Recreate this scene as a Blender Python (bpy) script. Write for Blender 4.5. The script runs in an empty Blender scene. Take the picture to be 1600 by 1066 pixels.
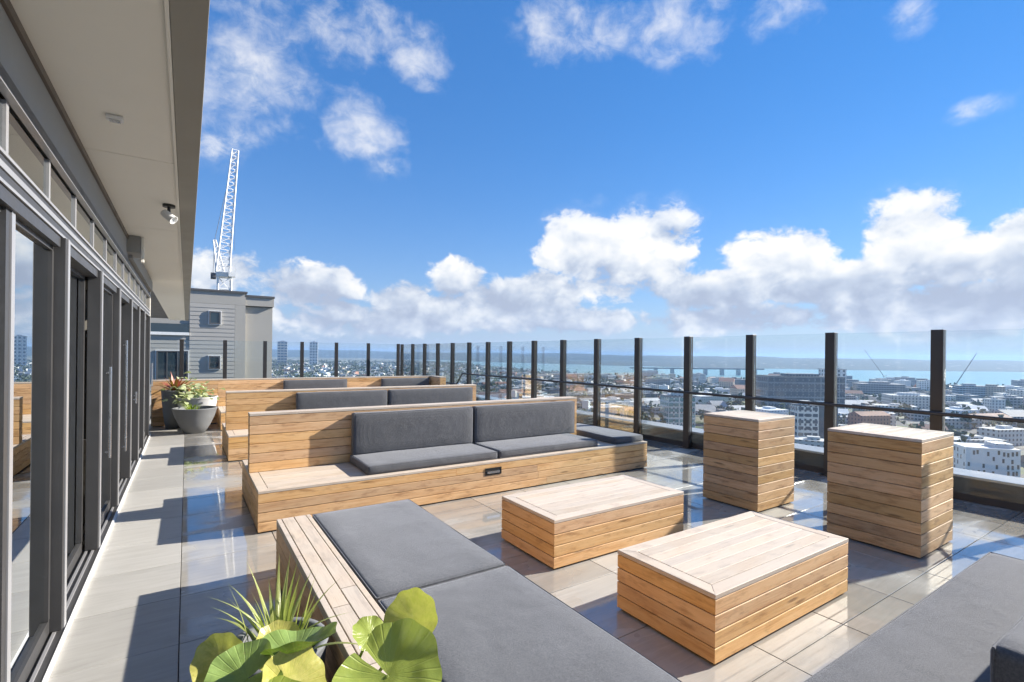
import bpy, bmesh, math, random
from mathutils import Vector, Matrix, noise as mnoise

# ------------------------------------------------------------------ camera
C = bpy.context.scene.collection
SC = bpy.context.scene
F_PX, EYE = 771.0, 1.65
YAW, ROLL = math.radians(33.4), math.radians(0.65)
fw = Vector((math.sin(YAW), math.cos(YAW), 0)); rt = Vector((math.cos(YAW), -math.sin(YAW), 0)); up = Vector((0, 0, 1))
R_ = rt * math.cos(ROLL) + up * math.sin(ROLL)
U_ = up * math.cos(ROLL) - rt * math.sin(ROLL)
cam_d = bpy.data.cameras.new('camera'); cam = bpy.data.objects.new('camera', cam_d); C.objects.link(cam)
cam_d.sensor_width = 36; cam_d.lens = F_PX / 1600 * 36; cam_d.shift_y = 20 / 1600
cam_d.clip_start = 0.05; cam_d.clip_end = 60000
cam.matrix_world = Matrix(((R_.x, U_.x, -fw.x, 0), (R_.y, U_.y, -fw.y, 0), (R_.z, U_.z, -fw.z, EYE), (0, 0, 0, 1)))
SC.camera = cam

# ------------------------------------------------------------------ sun, sky, exposure
SUN_DIR = Vector((1.0, -0.22, 0.515)).normalized()          # towards the sun
SUN_EL = math.asin(SUN_DIR.z); SUN_AZ = math.atan2(SUN_DIR.x, SUN_DIR.y)
sd = bpy.data.lights.new('sun', 'SUN'); sd.energy = 3.0; sd.angle = math.radians(0.55); sd.color = (1.0, 0.93, 0.82)
so = bpy.data.objects.new('sun', sd); C.objects.link(so); so.location = (30, -8, 30)
so.rotation_euler = (-SUN_DIR).to_track_quat('-Z', 'Y').to_euler()
SC.view_settings.view_transform = 'Standard'; SC.view_settings.look = 'None'
SC.view_settings.gamma = 1.0; SC.view_settings.exposure = 1.97
SC.cycles.max_bounces = 7; SC.cycles.transparent_max_bounces = 20
SC.cycles.diffuse_bounces = 3; SC.cycles.glossy_bounces = 3; SC.cycles.adaptive_threshold = 0.02
SC.cycles.use_denoising = True
SC.cycles.sample_clamp_indirect = 6.0
SC.cycles.caustics_reflective = False; SC.cycles.caustics_refractive = False
SC.cycles.volume_max_steps = 64

class NT:
    """tiny helper to write node trees"""
    def __init__(s, tree): s.t = tree; s.n = tree.nodes; s.l = tree.links
    def add(s, typ, **kw):
        nd = s.n.new(typ)
        for k, v in kw.items(): setattr(nd, k, v)
        return nd
    def put(s, sock, v):
        if hasattr(v, 'is_output') or isinstance(v, bpy.types.NodeSocket): s.l.new(v, sock)
        elif v is not None: sock.default_value = v
    def math(s, op, a, b=None, c=None, clamp=False):
        nd = s.n.new('ShaderNodeMath'); nd.operation = op; nd.use_clamp = clamp
        s.put(nd.inputs[0], a)
        if b is not None: s.put(nd.inputs[1], b)
        if c is not None: s.put(nd.inputs[2], c)
        return nd.outputs[0]
    def vmath(s, op, a, b=None):
        nd = s.n.new('ShaderNodeVectorMath'); nd.operation = op
        s.put(nd.inputs[0], a)
        if b is not None: s.put(nd.inputs[1], b)
        return nd.outputs['Value'] if op in ('DOT_PRODUCT', 'LENGTH') else nd.outputs[0]
    def noise(s, vec, scale, detail=4, rough=0.5, dist=0.0, dim='3D'):
        nd = s.n.new('ShaderNodeTexNoise'); nd.noise_dimensions = dim
        if vec is not None: s.l.new(vec, nd.inputs['Vector'])
        nd.inputs['Scale'].default_value = scale; nd.inputs['Detail'].default_value = detail
        nd.inputs['Roughness'].default_value = rough; nd.inputs['Distortion'].default_value = dist
        return nd.outputs['Fac']
    def ramp(s, fac, stops, interp='LINEAR'):
        nd = s.n.new('ShaderNodeValToRGB'); s.put(nd.inputs[0], fac); cr = nd.color_ramp; cr.interpolation = interp
        while len(cr.elements) > 1: cr.elements.remove(cr.elements[-1])
        for i, (p, c) in enumerate(stops):
            e = cr.elements[0] if i == 0 else cr.elements.new(p)
            e.position = p; e.color = (c, c, c, 1) if isinstance(c, (int, float)) else (*c, 1)
        return nd.outputs[0]
    def mix(s, fac, a, b, blend='MIX'):
        nd = s.n.new('ShaderNodeMix'); nd.data_type = 'RGBA'; nd.blend_type = blend
        s.put(nd.inputs[0], fac)
        for i, v in ((6, a), (7, b)):
            s.put(nd.inputs[i], (*v, 1) if isinstance(v, tuple) and len(v) == 3 else v)
        return nd.outputs[2]
    def maprange(s, v, a, b, c=0.0, d=1.0, smooth=True):
        nd = s.n.new('ShaderNodeMapRange'); nd.interpolation_type = 'SMOOTHSTEP' if smooth else 'LINEAR'
        s.put(nd.inputs[0], v)
        for i, q in enumerate((a, b, c, d)): s.put(nd.inputs[i + 1], q)
        return nd.outputs[0]
    def mapping(s, vec, scale=(1, 1, 1), loc=(0, 0, 0)):
        nd = s.n.new('ShaderNodeMapping'); s.l.new(vec, nd.inputs[0])
        nd.inputs['Scale'].default_value = scale; nd.inputs['Location'].default_value = loc
        return nd.outputs[0]
    def bump(s, h, strength, dist):
        nd = s.n.new('ShaderNodeBump'); s.l.new(h, nd.inputs['Height'])
        nd.inputs['Strength'].default_value = strength; nd.inputs['Distance'].default_value = dist
        return nd.outputs[0]

def pix_dir(x, y):
    """direction of the photograph's pixel, used to give the clouds their bearing and height"""
    u, v = (x - 800) / F_PX, -(y - 553) / F_PX
    return (fw + R_ * u + U_ * v).normalized()
def azel(x, y):
    d = pix_dir(x, y); return math.atan2(d.x, d.y), math.asin(d.z)

# cloud banks in the sky: bearing / elevation / half widths (radians) / weight
CLOUDS = []
def cl(x, y, rx, ry, w):
    a, e = azel(x, y); a2, e1 = azel(x + rx, y); _, e2 = azel(x, y - ry)
    CLOUDS.append((a, e, max(abs(a2 - a), .01), max(abs(e2 - e), .01), w))
cl(905, 385, 75, 60, .95); cl(1005, 385, 85, 72, 1.0); cl(960, 440, 130, 40, .8); cl(925, 318, 34, 16, .55)
cl(715, 435, 46, 42, .95); cl(790, 475, 130, 46, .92); cl(690, 490, 110, 36, .86); cl(630, 470, 80, 34, .78); cl(860, 455, 70, 40, .85)
cl(1215, 398, 105, 52, 1.0); cl(1110, 455, 110, 38, .85); cl(1425, 375, 105, 82, 1.05); cl(1500, 400, 95, 55, .9)
cl(1590, 390, 70, 68, 1.0); cl(1330, 440, 210, 42, .9); cl(1450, 485, 260, 50, .95); cl(1150, 500, 190, 30, .8)
cl(1720, 420, 150, 90, .9); cl(1900, 440, 200, 80, .8); cl(470, 450, 130, 48, .80); cl(350, 425, 90, 42, .80)
cl(570, 500, 190, 34, .80); cl(900, 500, 200, 26, .78); cl(380, 120, 115, 90, .66); cl(345, 215, 60, 60, .58); cl(470, 40, 130, 60, .56); cl(565, 205, 58, 62, .66)
cl(655, 90, 50, 52, .68); cl(600, 45, 60, 45, .55); cl(590, 262, 40, 30, .5); cl(890, 45, 90, 62, .60); cl(1070, 40, 80, 70, .70)
cl(1215, 25, 60, 38, .58); cl(1425, 30, 45, 34, .56); cl(1545, 168, 62, 22, .62); cl(200, 60, 160, 120, .55); cl(100, 430, 200, 60, .7)

CF, BAND = .55, .34
def make_world():
    w = bpy.data.worlds.new('World'); SC.world = w; w.use_nodes = True
    t = NT(w.node_tree); t.n.clear()
    tc = t.add('ShaderNodeTexCoord'); D = tc.outputs['Generated']
    s3 = t.add('ShaderNodeSeparateXYZ'); t.l.new(D, s3.inputs[0])
    az = t.math('ARCTAN2', s3.outputs[0], s3.outputs[1]); el = t.math('ARCSINE', s3.outputs[2])
    cv = t.add('ShaderNodeCombineXYZ'); t.l.new(az, cv.inputs[0]); t.l.new(el, cv.inputs[1]); P = cv.outputs[0]
    # cloud banks: paraboloid bumps in (bearing, elevation)
    acc = None
    for (a, e, ra, re, wt) in CLOUDS:
        vm = t.add('ShaderNodeVectorMath', operation='MULTIPLY_ADD'); t.l.new(P, vm.inputs[0])
        vm.inputs[1].default_value = (1 / ra, 1 / re, 0); vm.inputs[2].default_value = (-a / ra, -e / re, 0)
        r2 = t.vmath('DOT_PRODUCT', vm.outputs[0], vm.outputs[0])
        b_ = t.math('MULTIPLY_ADD', r2, -CF * wt, wt)
        acc = b_ if acc is None else t.math('MAXIMUM', acc, b_)
    # the same kind of cloud all round: a cumulus band low over the horizon
    e2 = t.math('MULTIPLY', t.math('SUBTRACT', el, 0.06), 9.0)
    band = t.math('MULTIPLY_ADD', t.math('MULTIPLY', e2, e2), -.55, BAND)
    high = t.math('MULTIPLY_ADD', t.maprange(el, 0.55, 0.85), .68, -.25)      # scattered cloud overhead, out of view, added to whiten and lift the fill light
    acc = t.math('MAXIMUM', t.math('MAXIMUM', acc, band), high)
    Pm = t.mapping(P, (1.0, 1.3, 1.0))
    n1 = t.noise(Pm, 9.0, 6, 0.58, 0.2); n1s = t.noise(t.vmath('ADD', Pm, (0.020, 0.030, 0)), 9.0, 3, 0.55, 0.2); n2 = t.noise(Pm, 26.0, 7, 0.62, 0.5)
    d0 = t.math('ADD', acc, t.math('MULTIPLY_ADD', n1, 1.35, -.675))
    d0 = t.math('ADD', d0, t.math('MULTIPLY_ADD', n2, .74, -.37))
    alpha = t.maprange(d0, 0.40, 0.66)
    soft = t.maprange(el, 0.20, 0.40)                       # high wisps stay thin and soft
    asoft = t.math('MULTIPLY', t.maprange(d0, 0.14, 1.15), .82)
    alpha = t.math('ADD', t.math('MULTIPLY', alpha, t.math('SUBTRACT', 1.0, soft)), t.math('MULTIPLY', asoft, soft))
    lit = t.math('ADD', 0.50, t.math('MULTIPLY', t.math('SUBTRACT', n1, n1s), 2.6))
    lit = t.math('ADD', lit, t.math('MULTIPLY_ADD', n2, 1.0, -.50))
    lit = t.math('SUBTRACT', lit, t.math('MULTIPLY', t.maprange(d0, 0.75, 1.40), 0.38))
    lit = t.math('ADD', lit, t.math('MULTIPLY_ADD', t.maprange(el, 0.09, 0.23), 0.62, -.22))
    lit = t.math('ADD', lit, t.math('MULTIPLY', soft, 0.12), clamp=True)
    ccol = t.ramp(lit, [(0.0, (2.4, 2.75, 3.5)), (0.30, (3.0, 3.4, 4.1)), (0.62, (4.2, 4.45, 4.8)), (1.0, (5.5, 5.45, 5.35))])
    sky = t.add('ShaderNodeTexSky'); sky.sky_type = 'NISHITA'; sky.sun_disc = False
    sky.sun_elevation = SUN_EL; sky.sun_rotation = SUN_AZ; sky.altitude = 80; sky.air_density = 1.0; sky.dust_density = 0.0; sky.ozone_density = 3.0
    hs = t.add('ShaderNodeHueSaturation'); hs.inputs['Saturation'].default_value = 1.30; t.l.new(t.mix(1.0, sky.outputs[0], (.88, .90, .97), 'MULTIPLY'), hs.inputs['Color'])
    # thin bright air low over the horizon, all round
    skyb = t.mix(.42, hs.outputs[0], (.56, 1.48, 3.75))
    low = t.math('MULTIPLY', t.math('POWER', 2.718, t.math('MULTIPLY', t.math('MAXIMUM', el, 0.0), -7.0)), .86)
    skyc = t.mix(low, skyb, (2.2, 2.72, 3.65))
    col = t.mix(alpha, skyc, ccol)
    bg = t.add('ShaderNodeBackground'); t.l.new(col, bg.inputs[0]); bg.inputs[1].default_value = 0.050
    out = t.add('ShaderNodeOutputWorld'); t.l.new(bg.outputs[0], out.inputs[0])
    w.cycles.sampling_method = 'MANUAL'; w.cycles.sample_map_resolution = 512
make_world()

# ------------------------------------------------------------------ materials
MATS = {}
def mat(name):
    m = bpy.data.materials.new(name); m.use_nodes = True; t = NT(m.node_tree)
    b = t.n['Principled BSDF']; MATS[name] = m
    return m, t, b
def plain(name, col, rough=0.6, metal=0.0, bumpy=0.0, var=0.12, scale=6.0):
    m, t, b = mat(name); tc = t.add('ShaderNodeTexCoord'); oi = t.add('ShaderNodeObjectInfo')
    v = t.vmath('ADD', tc.outputs['Object'], t.vmath('SCALE', (13.1, 7.7, 5.3), None))
    v.node.inputs[1].links[0].from_node.inputs['Scale'].default_value = 1.0
    t.l.new(oi.outputs['Random'], v.node.inputs[1].links[0].from_node.inputs['Scale'])
    n = t.noise(v, scale, 5, 0.6)
    c = t.mix(n, tuple(x * (1 - var) for x in col), tuple(min(1, x * (1 + var)) for x in col))
    t.l.new(c, b.inputs['Base Color']); b.inputs['Metallic'].default_value = metal
    t.l.new(t.maprange(n, .3, .7, rough * .85, min(1, rough * 1.12)), b.inputs['Roughness'])
    if bumpy: t.l.new(t.bump(t.noise(v, scale * 12, 4, .6), bumpy, .01), b.inputs['Normal'])
    return m

def wood(name, base, dark, pale, silver=0.0):
    m, t, b = mat(name); tc = t.add('ShaderNodeTexCoord'); oi = t.add('ShaderNodeObjectInfo')
    off = t.vmath('SCALE', (37.0, 11.0, 23.0)); t.l.new(oi.outputs['Random'], off.node.inputs['Scale'])
    v = t.vmath('ADD', tc.outputs['Object'], off)
    grain = t.noise(t.mapping(v, (1.3, 26, 26)), 2.2, 6, .62, .4)
    fine = t.noise(t.mapping(v, (5, 190, 190)), 1.6, 3, .6)
    blot = t.noise(t.mapping(v, (1.6, 5, 5)), 1.6, 3, .5)
    c = t.ramp(grain, [(.25, dark), (.47, base), (.75, pale)])
    c = t.mix(t.maprange(fine, .3, .75, 0, .35), c, dark)
    c = t.mix(t.maprange(blot, .35, .7, 0, .45), c, pale)
    stain = t.noise(t.mapping(v, (2.2, 3, 9)), 2.3, 5, .65)
    c = t.mix(t.maprange(stain, .50, .72, 0, .65), c, tuple(x * .72 for x in dark))
    # each board has its own tone
    hs = t.add('ShaderNodeHueSaturation'); t.l.new(c, hs.inputs['Color'])
    t.l.new(t.maprange(oi.outputs['Random'], 0, 1, .80, 1.14, False), hs.inputs['Value'])
    r2 = t.math('FRACT', t.math('MULTIPLY', oi.outputs['Random'], 17.31))
    t.l.new(t.maprange(r2, 0, 1, .4965, .5035, False), hs.inputs['Hue'])
    t.l.new(t.maprange(r2, 0, 1, .86, 1.04, False), hs.inputs['Saturation'])
    c = hs.outputs[0]
    # knots
    vo = t.add('ShaderNodeTexVoronoi'); t.l.new(t.mapping(v, (1.1, 7, 7)), vo.inputs['Vector']); vo.inputs['Scale'].default_value = 1.5
    kn = t.maprange(vo.outputs['Distance'], .05, .15, 1, 0)
    c = t.mix(t.math('MULTIPLY', kn, .7), c, tuple(x * .35 for x in dark))
    if silver:
        c = t.mix(t.math('MULTIPLY', t.maprange(t.noise(v, 3.0, 4), .25, .65, .55, 1), silver), c, (.55, .52, .47))
    t.l.new(c, b.inputs['Base Color']); b.inputs['Roughness'].default_value = .62
    b.inputs['Specular IOR Level'].default_value = .35
    t.l.new(t.bump(t.math('ADD', grain, fine), .25, .004), b.inputs['Normal'])
    return m
wood('wood_side', (.66, .385, .160), (.43, .205, .07), (.74, .49, .25))
wood('wood_top', (.60, .45, .32), (.34, .22, .14), (.62, .49, .36), .55)
plain('dark_core', (.03, .022, .016), .9)

def fabric(name, col):
    m, t, b = mat(name); tc = t.add('ShaderNodeTexCoord'); o = tc.outputs['Object']
    wx = t.add('ShaderNodeTexWave'); wx.bands_direction = 'X'; wx.inputs['Scale'].default_value = 210; t.l.new(o, wx.inputs['Vector'])
    wy = t.add('ShaderNodeTexWave'); wy.bands_direction = 'Y'; wy.inputs['Scale'].default_value = 210; t.l.new(o, wy.inputs['Vector'])
    wv = t.math('MULTIPLY', wx.outputs['Fac'], wy.outputs['Fac'])
    n = t.noise(o, 140, 3, .7); big = t.noise(o, 3.0, 4, .6)
    c = t.mix(t.maprange(n, .3, .7), tuple(x * .7 for x in col), tuple(x * 1.3 for x in col))
    c = t.mix(t.maprange(big, .35, .7, 0, .25), c, tuple(x * 1.6 for x in col))
    t.l.new(c, b.inputs['Base Color']); b.inputs['Roughness'].default_value = .85
    b.inputs['Sheen Weight'].default_value = .45; b.inputs['Sheen Roughness'].default_value = .45; b.inputs['Sheen Tint'].default_value = (.75, .78, .85, 1)
    b.inputs['Specular IOR Level'].default_value = .2
    cr = t.noise(o, 5.0, 2, .5, .3)
    b1 = t.bump(t.math('ADD', wv, n), .35, .002)
    b2 = t.add('ShaderNodeBump'); t.l.new(cr, b2.inputs['Height']); b2.inputs['Strength'].default_value = .22; b2.inputs['Distance'].default_value = .03; t.l.new(b1, b2.inputs['Normal'])
    t.l.new(b2.outputs[0], b.inputs['Normal'])
fabric('fabric', (.096, .099, .108))

def tile_material():
    m, t, b = mat('tile'); geo = t.add('ShaderNodeNewGeometry'); P = geo.outputs['Position']; oi = t.add('ShaderNodeObjectInfo')
    off = t.vmath('SCALE', (9.0, 31.0, 3.0)); t.l.new(oi.outputs['Random'], off.node.inputs['Scale'])
    v = t.vmath('ADD', P, off)
    g1 = t.noise(t.mapping(v, (1.0, 9, 9)), 2.4, 6, .6, .5); g2 = t.noise(t.mapping(v, (3, 55, 40)), 1.5, 4, .6); bl = t.noise(P, 1.1, 4, .6)
    c = t.ramp(g1, [(.25, (.335, .325, .30)), (.5, (.395, .385, .36)), (.78, (.44, .43, .405))])
    c = t.mix(t.maprange(g2, .3, .75, 0, .30), c, (.31, .295, .265))
    hs = t.add('ShaderNodeHueSaturation'); t.l.new(c, hs.inputs['Color']); t.l.new(t.maprange(oi.outputs['Random'], 0, 1, .80, 1.14, False), hs.inputs['Value'])
    c = hs.outputs[0]
    sp = t.add('ShaderNodeSeparateXYZ'); t.l.new(P, sp.inputs[0])
    # rain water left on the open part of the deck; dry under the eaves
    open_ = t.maprange(sp.outputs[0], -.025, -.015, 0, 1, False)
    wet = t.maprange(t.noise(t.mapping(P, (.55, .95, 1), (3.3, 1.7, 0)), 1.35, 4, .55, .25), .37, .53)
    far = t.maprange(sp.outputs[1], 2.5, 5.5, -.0, .10)
    wet = t.math('MULTIPLY', open_, wet, clamp=True)
    damp = t.math('MULTIPLY', open_, t.math('ADD', .35, t.math('MULTIPLY', wet, .65)))
    c = t.mix(t.math('MULTIPLY', wet, .30), c, (.20, .175, .15))
    c = t.mix(t.math('MULTIPLY', t.maprange(bl, .4, .7), .18), c, (.5, .48, .44))
    t.l.new(c, b.inputs['Base Color'])
    t.l.new(t.math('ADD', t.math('MULTIPLY', t.math('SUBTRACT', 1.0, wet), .34), .035), b.inputs['Roughness'])
    t.l.new(t.maprange(open_, 0, 1, .3, .55, False), b.inputs['Specular IOR Level'])
    t.l.new(t.maprange(wet, 0, 1, 0.0, 1.0, False), b.inputs['Coat Weight']); b.inputs['Coat Roughness'].default_value = .03; b.inputs['Coat IOR'].default_value = 1.4
    bp = t.add('ShaderNodeBump'); t.l.new(t.math('ADD', g1, g2), bp.inputs['Height']); bp.inputs['Distance'].default_value = .002
    t.l.new(t.maprange(wet, 0, 1, .30, .03, False), bp.inputs['Strength']); t.l.new(bp.outputs[0], b.inputs['Normal'])
tile_material()
plain('grout', (.10, .095, .085), .9)
plain('post_dark', (.030, .027, .026), .42, 0.0, .0, .2)
plain('rail_dark', (.035, .034, .036), .38)
plain('kerb_dark', (.045, .045, .047), .7, 0, .1)
plain('kerb_cap', (.40, .42, .45), .35, .3)
plain('alu_dark', (.050, .049, .050), .42, .1, 0, .03)
plain('alu_light', (.34, .34, .35), .34, .3, 0, .03)
plain('soffit_paint', (.86, .83, .74), .55, 0, .02, .05, 2.0)
plain('fascia_paint', (.26, .245, .205), .5, .0, .02, .06, 2.0)
plain('beam_concrete', (.30, .295, .28), .8, 0, .15, .18, 5.0)
plain('trim_brown', (.12, .095, .075), .5)
plain('inside_dark', (.09, .09, .095), .8); plain('inside_floor', (.16, .13, .10), .5); plain('inside_pale', (.30, .29, .28), .8)
plain('white_paint', (.78, .78, .77), .4); plain('black_plastic', (.02, .02, .02), .4); plain('steel', (.55, .56, .58), .25, .9)
plain('clap_grey', (.36, .35, .33), .65, 0, .03, .06, 1.0); plain('clap_plain', (.37, .355, .325), .7, 0, .03, .06, .6); plain('roof_dark', (.09, .09, .095), .6)
plain('pot_concrete', (.14, .145, .15), .75, 0, .15, .25, 7); plain('pot_pale', (.50, .50, .50), .7, 0, .15, .2, 7); plain('soil', (.04, .028, .02), .95, 0, .5)
plain('crane_white', (.74, .75, .76), .45); plain('crane_cable', (.12, .12, .13), .5); plain('crane_red', (.5, .12, .07), .5)

def glass(name, tint, refl=1.0, base=0.0):
    m = bpy.data.materials.new(name); m.use_nodes = True; t = NT(m.node_tree); t.n.clear(); MATS[name] = m
    tr = t.add('ShaderNodeBsdfTransparent'); tr.inputs[0].default_value = (*tint, 1)
    gl = t.add('ShaderNodeBsdfGlossy'); gl.inputs['Roughness'].default_value = .004; gl.inputs[0].default_value = (.92, .95, .96, 1)
    fr = t.add('ShaderNodeFresnel'); fr.inputs[0].default_value = 1.5
    f = t.math('ADD', t.math('MULTIPLY', fr.outputs[0], refl), base, clamp=True)
    mx = t.add('ShaderNodeMixShader'); t.l.new(f, mx.inputs[0]); t.l.new(tr.outputs[0], mx.inputs[1]); t.l.new(gl.outputs[0], mx.inputs[2])
    o = t.add('ShaderNodeOutputMaterial'); t.l.new(mx.outputs[0], o.inputs[0])
glass('glass_fence', (.95, .975, .975), .5)
glass('glass_door', (.45, .48, .5), 1.6, .28)
def dark_glass(name, col, rough=.05):
    m, t, b = mat(name); b.inputs['Base Color'].default_value = (*col, 1); b.inputs['Roughness'].default_value = rough; b.inputs['Specular IOR Level'].default_value = .9
dark_glass('window_glass', (.03, .05, .065)); dark_glass('teal_glass', (.10, .24, .25), .12); dark_glass('blue_glass', (.05, .075, .11), .1)

def leaf_mat(name, c1, c2, back, trans=.35, scale=14):
    m = bpy.data.materials.new(name); m.use_nodes = True; t = NT(m.node_tree); b = t.n['Principled BSDF']; MATS[name] = m
    tc = t.add('ShaderNodeTexCoord'); uv = tc.outputs['UV']; oi = t.add('ShaderNodeObjectInfo')
    n = t.noise(tc.outputs['Object'], scale, 5, .6)
    c = t.mix(t.maprange(n, .3, .7), c1, c2)
    # veins fan out from the stalk: stored in the uv map (u = angle, v = radius)
    sp = t.add('ShaderNodeSeparateXYZ'); t.l.new(uv, sp.inputs[0])
    ve = t.math('ABSOLUTE', t.math('SUBTRACT', t.math('FRACT', t.math('MULTIPLY', sp.outputs[0], 27.0)), .5))
    ven = t.maprange(ve, .0, .13, 1, 0)
    c = t.mix(t.math('MULTIPLY', ven, .22), c, back)
    geo = t.add('ShaderNodeNewGeometry')
    spot = t.maprange(t.noise(tc.outputs['Object'], 24, 3, .6), .64, .70)
    c = t.mix(t.math('MULTIPLY', spot, .6), c, (.10, .06, .02))
    c = t.mix(t.math('MULTIPLY', geo.outputs['Backfacing'], .55), c, back)
    t.l.new(c, b.inputs['Base Color']); b.inputs['Roughness'].default_value = .27
    tl = t.add('ShaderNodeBsdfTranslucent'); t.l.new(t.mix(.5, c, (.35, .45, .03)), tl.inputs[0])
    bp = t.bump(t.math('ADD', ven, n), .3, .004); t.l.new(bp, b.inputs['Normal'])
    mx = t.add('ShaderNodeMixShader'); mx.inputs[0].default_value = trans
    t.l.new(b.outputs[0], mx.inputs[1]); t.l.new(tl.outputs[0], mx.inputs[2])
    t.l.new(mx.outputs[0], t.n['Material Output'].inputs[0])
leaf_mat('leaf_broad', (.13, .24, .02), (.27, .36, .035), (.42, .47, .12), .38)
leaf_mat('leaf_yellow', (.28, .36, .07), (.50, .50, .16), (.60, .52, .14), .38)
leaf_mat('leaf_deep', (.05, .15, .03), (.12, .25, .05), (.32, .40, .12), .25)
leaf_mat('leaf_blade', (.22, .30, .05), (.36, .40, .11), (.45, .48, .18))
leaf_mat('leaf_red', (.22, .035, .03), (.40, .08, .05), (.5, .16, .1)); leaf_mat('leaf_cream', (.30, .42, .16), (.62, .66, .42), (.6, .62, .4)); leaf_mat('leaf_grass', (.16, .30, .03), (.3, .42, .05), (.4, .45, .1))

# ------------------------------------------------------------------ builders
def link(name, me, m=None, parent=None, loc=None, rot=None):
    o = bpy.data.objects.new(name, me); C.objects.link(o)
    if m is not None and me is not None and not me.materials: me.materials.append(MATS[m])
    if parent is not None: o.parent = parent
    if loc is not None: o.location = loc
    if rot is not None: o.rotation_euler = rot
    return o
def tag(o, label=None, cat=None, group=None, kind=None):
    if label: o['label'] = label
    if cat: o['category'] = cat
    if group: o['group'] = group
    if kind: o['kind'] = kind
    return o
def empty(name, loc=(0, 0, 0), rz=0, **kw):
    o = bpy.data.objects.new(name, None); C.objects.link(o); o.location = loc; o.rotation_euler = (0, 0, rz); o.empty_display_size = .1
    return tag(o, **kw)
class MB:
    def __init__(s): s.v = []; s.f = []; s.m = []
    def box(s, x0, x1, y0, y1, z0, z1, mi=0):
        b = len(s.v); s.v += [(x, y, z) for z in (z0, z1) for y in (y0, y1) for x in (x0, x1)]
        s.f += [(b, b+2, b+3, b+1), (b+4, b+5, b+7, b+6), (b, b+1, b+5, b+4), (b+2, b+6, b+7, b+3), (b, b+4, b+6, b+2), (b+1, b+3, b+7, b+5)]; s.m += [mi] * 6
        return s
    def obox(s, cx, cy, w, d, rz, z0, z1, mi=0):
        b = len(s.v); c, sn = math.cos(rz), math.sin(rz)
        for z in (z0, z1):
            for (x, y) in ((-w/2, -d/2), (w/2, -d/2), (-w/2, d/2), (w/2, d/2)): s.v.append((cx + x*c - y*sn, cy + x*sn + y*c, z))
        s.f += [(b, b+2, b+3, b+1), (b+4, b+5, b+7, b+6), (b, b+1, b+5, b+4), (b+2, b+6, b+7, b+3), (b, b+4, b+6, b+2), (b+1, b+3, b+7, b+5)]; s.m += [mi] * 6
        return s
    def poly(s, pts, mi=0):
        b = len(s.v); s.v += [tuple(p) for p in pts]; s.f.append(tuple(range(b, b + len(pts)))); s.m.append(mi); return s
    def bar(s, p, q, r, n=4, r2=None, mi=0):
        p, q = Vector(p), Vector(q); d = (q - p)
        if d.length < 1e-6: return s
        d.normalize(); a = d.orthogonal().normalized(); c = d.cross(a); b = len(s.v); r2 = r if r2 is None else r2
        for (o, rr) in ((p, r), (q, r2)):
            for i in range(n):
                t_ = 2 * math.pi * i / n + math.pi / n; s.v.append(tuple(o + (a * math.cos(t_) + c * math.sin(t_)) * rr))
        for i in range(n):
            j = (i + 1) % n; s.f.append((b+i, b+j, b+n+j, b+n+i)); s.m.append(mi)
        s.f.append(tuple(b + n - 1 - i for i in range(n))); s.f.append(tuple(b + n + i for i in range(n))); s.m += [mi, mi]
        return s
    def lathe(s, prof, n=32, c=(0, 0)):
        b = len(s.v)
        for (r, z) in prof:
            for i in range(n):
                a = 2 * math.pi * i / n; s.v.append((c[0] + r * math.cos(a), c[1] + r * math.sin(a), z))
        for k in range(len(prof) - 1):
            for i in range(n):
                j = (i + 1) % n; s.f.append((b + k*n + i, b + k*n + j, b + (k+1)*n + j, b + (k+1)*n + i)); s.m.append(0)
        return s
    def mesh(s, name, smooth=False):
        me = bpy.data.meshes.new(name); me.from_pydata(s.v, [], s.f); me.update()
        if smooth: me.polygons.foreach_set('use_smooth', [True] * len(s.f))
        return me
    def obj(s, name, m, parent=None, loc=None, rot=None, smooth=False):
        me = s.mesh(name, smooth); ms = m if isinstance(m, (list, tuple)) else [m]
        for q in ms: me.materials.append(MATS[q])
        if len(ms) > 1: me.polygons.foreach_set('material_index', s.m)
        return link(name, me, None, parent, loc, rot)
def bx(name, m, x0, x1, y0, y1, z0, z1, parent=None, bevel=0.0):
    """a box part; its origin sits at its centre"""
    cx, cy, cz = (x0+x1)/2, (y0+y1)/2, (z0+z1)/2
    if bevel:
        bm = bmesh.new(); bmesh.ops.create_cube(bm, size=1); bmesh.ops.scale(bm, vec=(x1-x0, y1-y0, z1-z0), verts=bm.verts)
        bmesh.ops.bevel(bm, geom=bm.edges[:], offset=bevel, segments=2, affect='EDGES', profile=.5)
        me = bpy.data.meshes.new(name); bm.to_mesh(me); bm.free(); me.materials.append(MATS[m])
    else:
        me = MB().box(x0-cx, x1-cx, y0-cy, y1-cy, z0-cz, z1-cz).mesh(name); me.materials.append(MATS[m])
    o = link(name, me, None, parent); o.location = (cx, cy, cz); 
    if parent is not None: o.location = Vector((cx, cy, cz)) - parent.location
    return o

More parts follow.
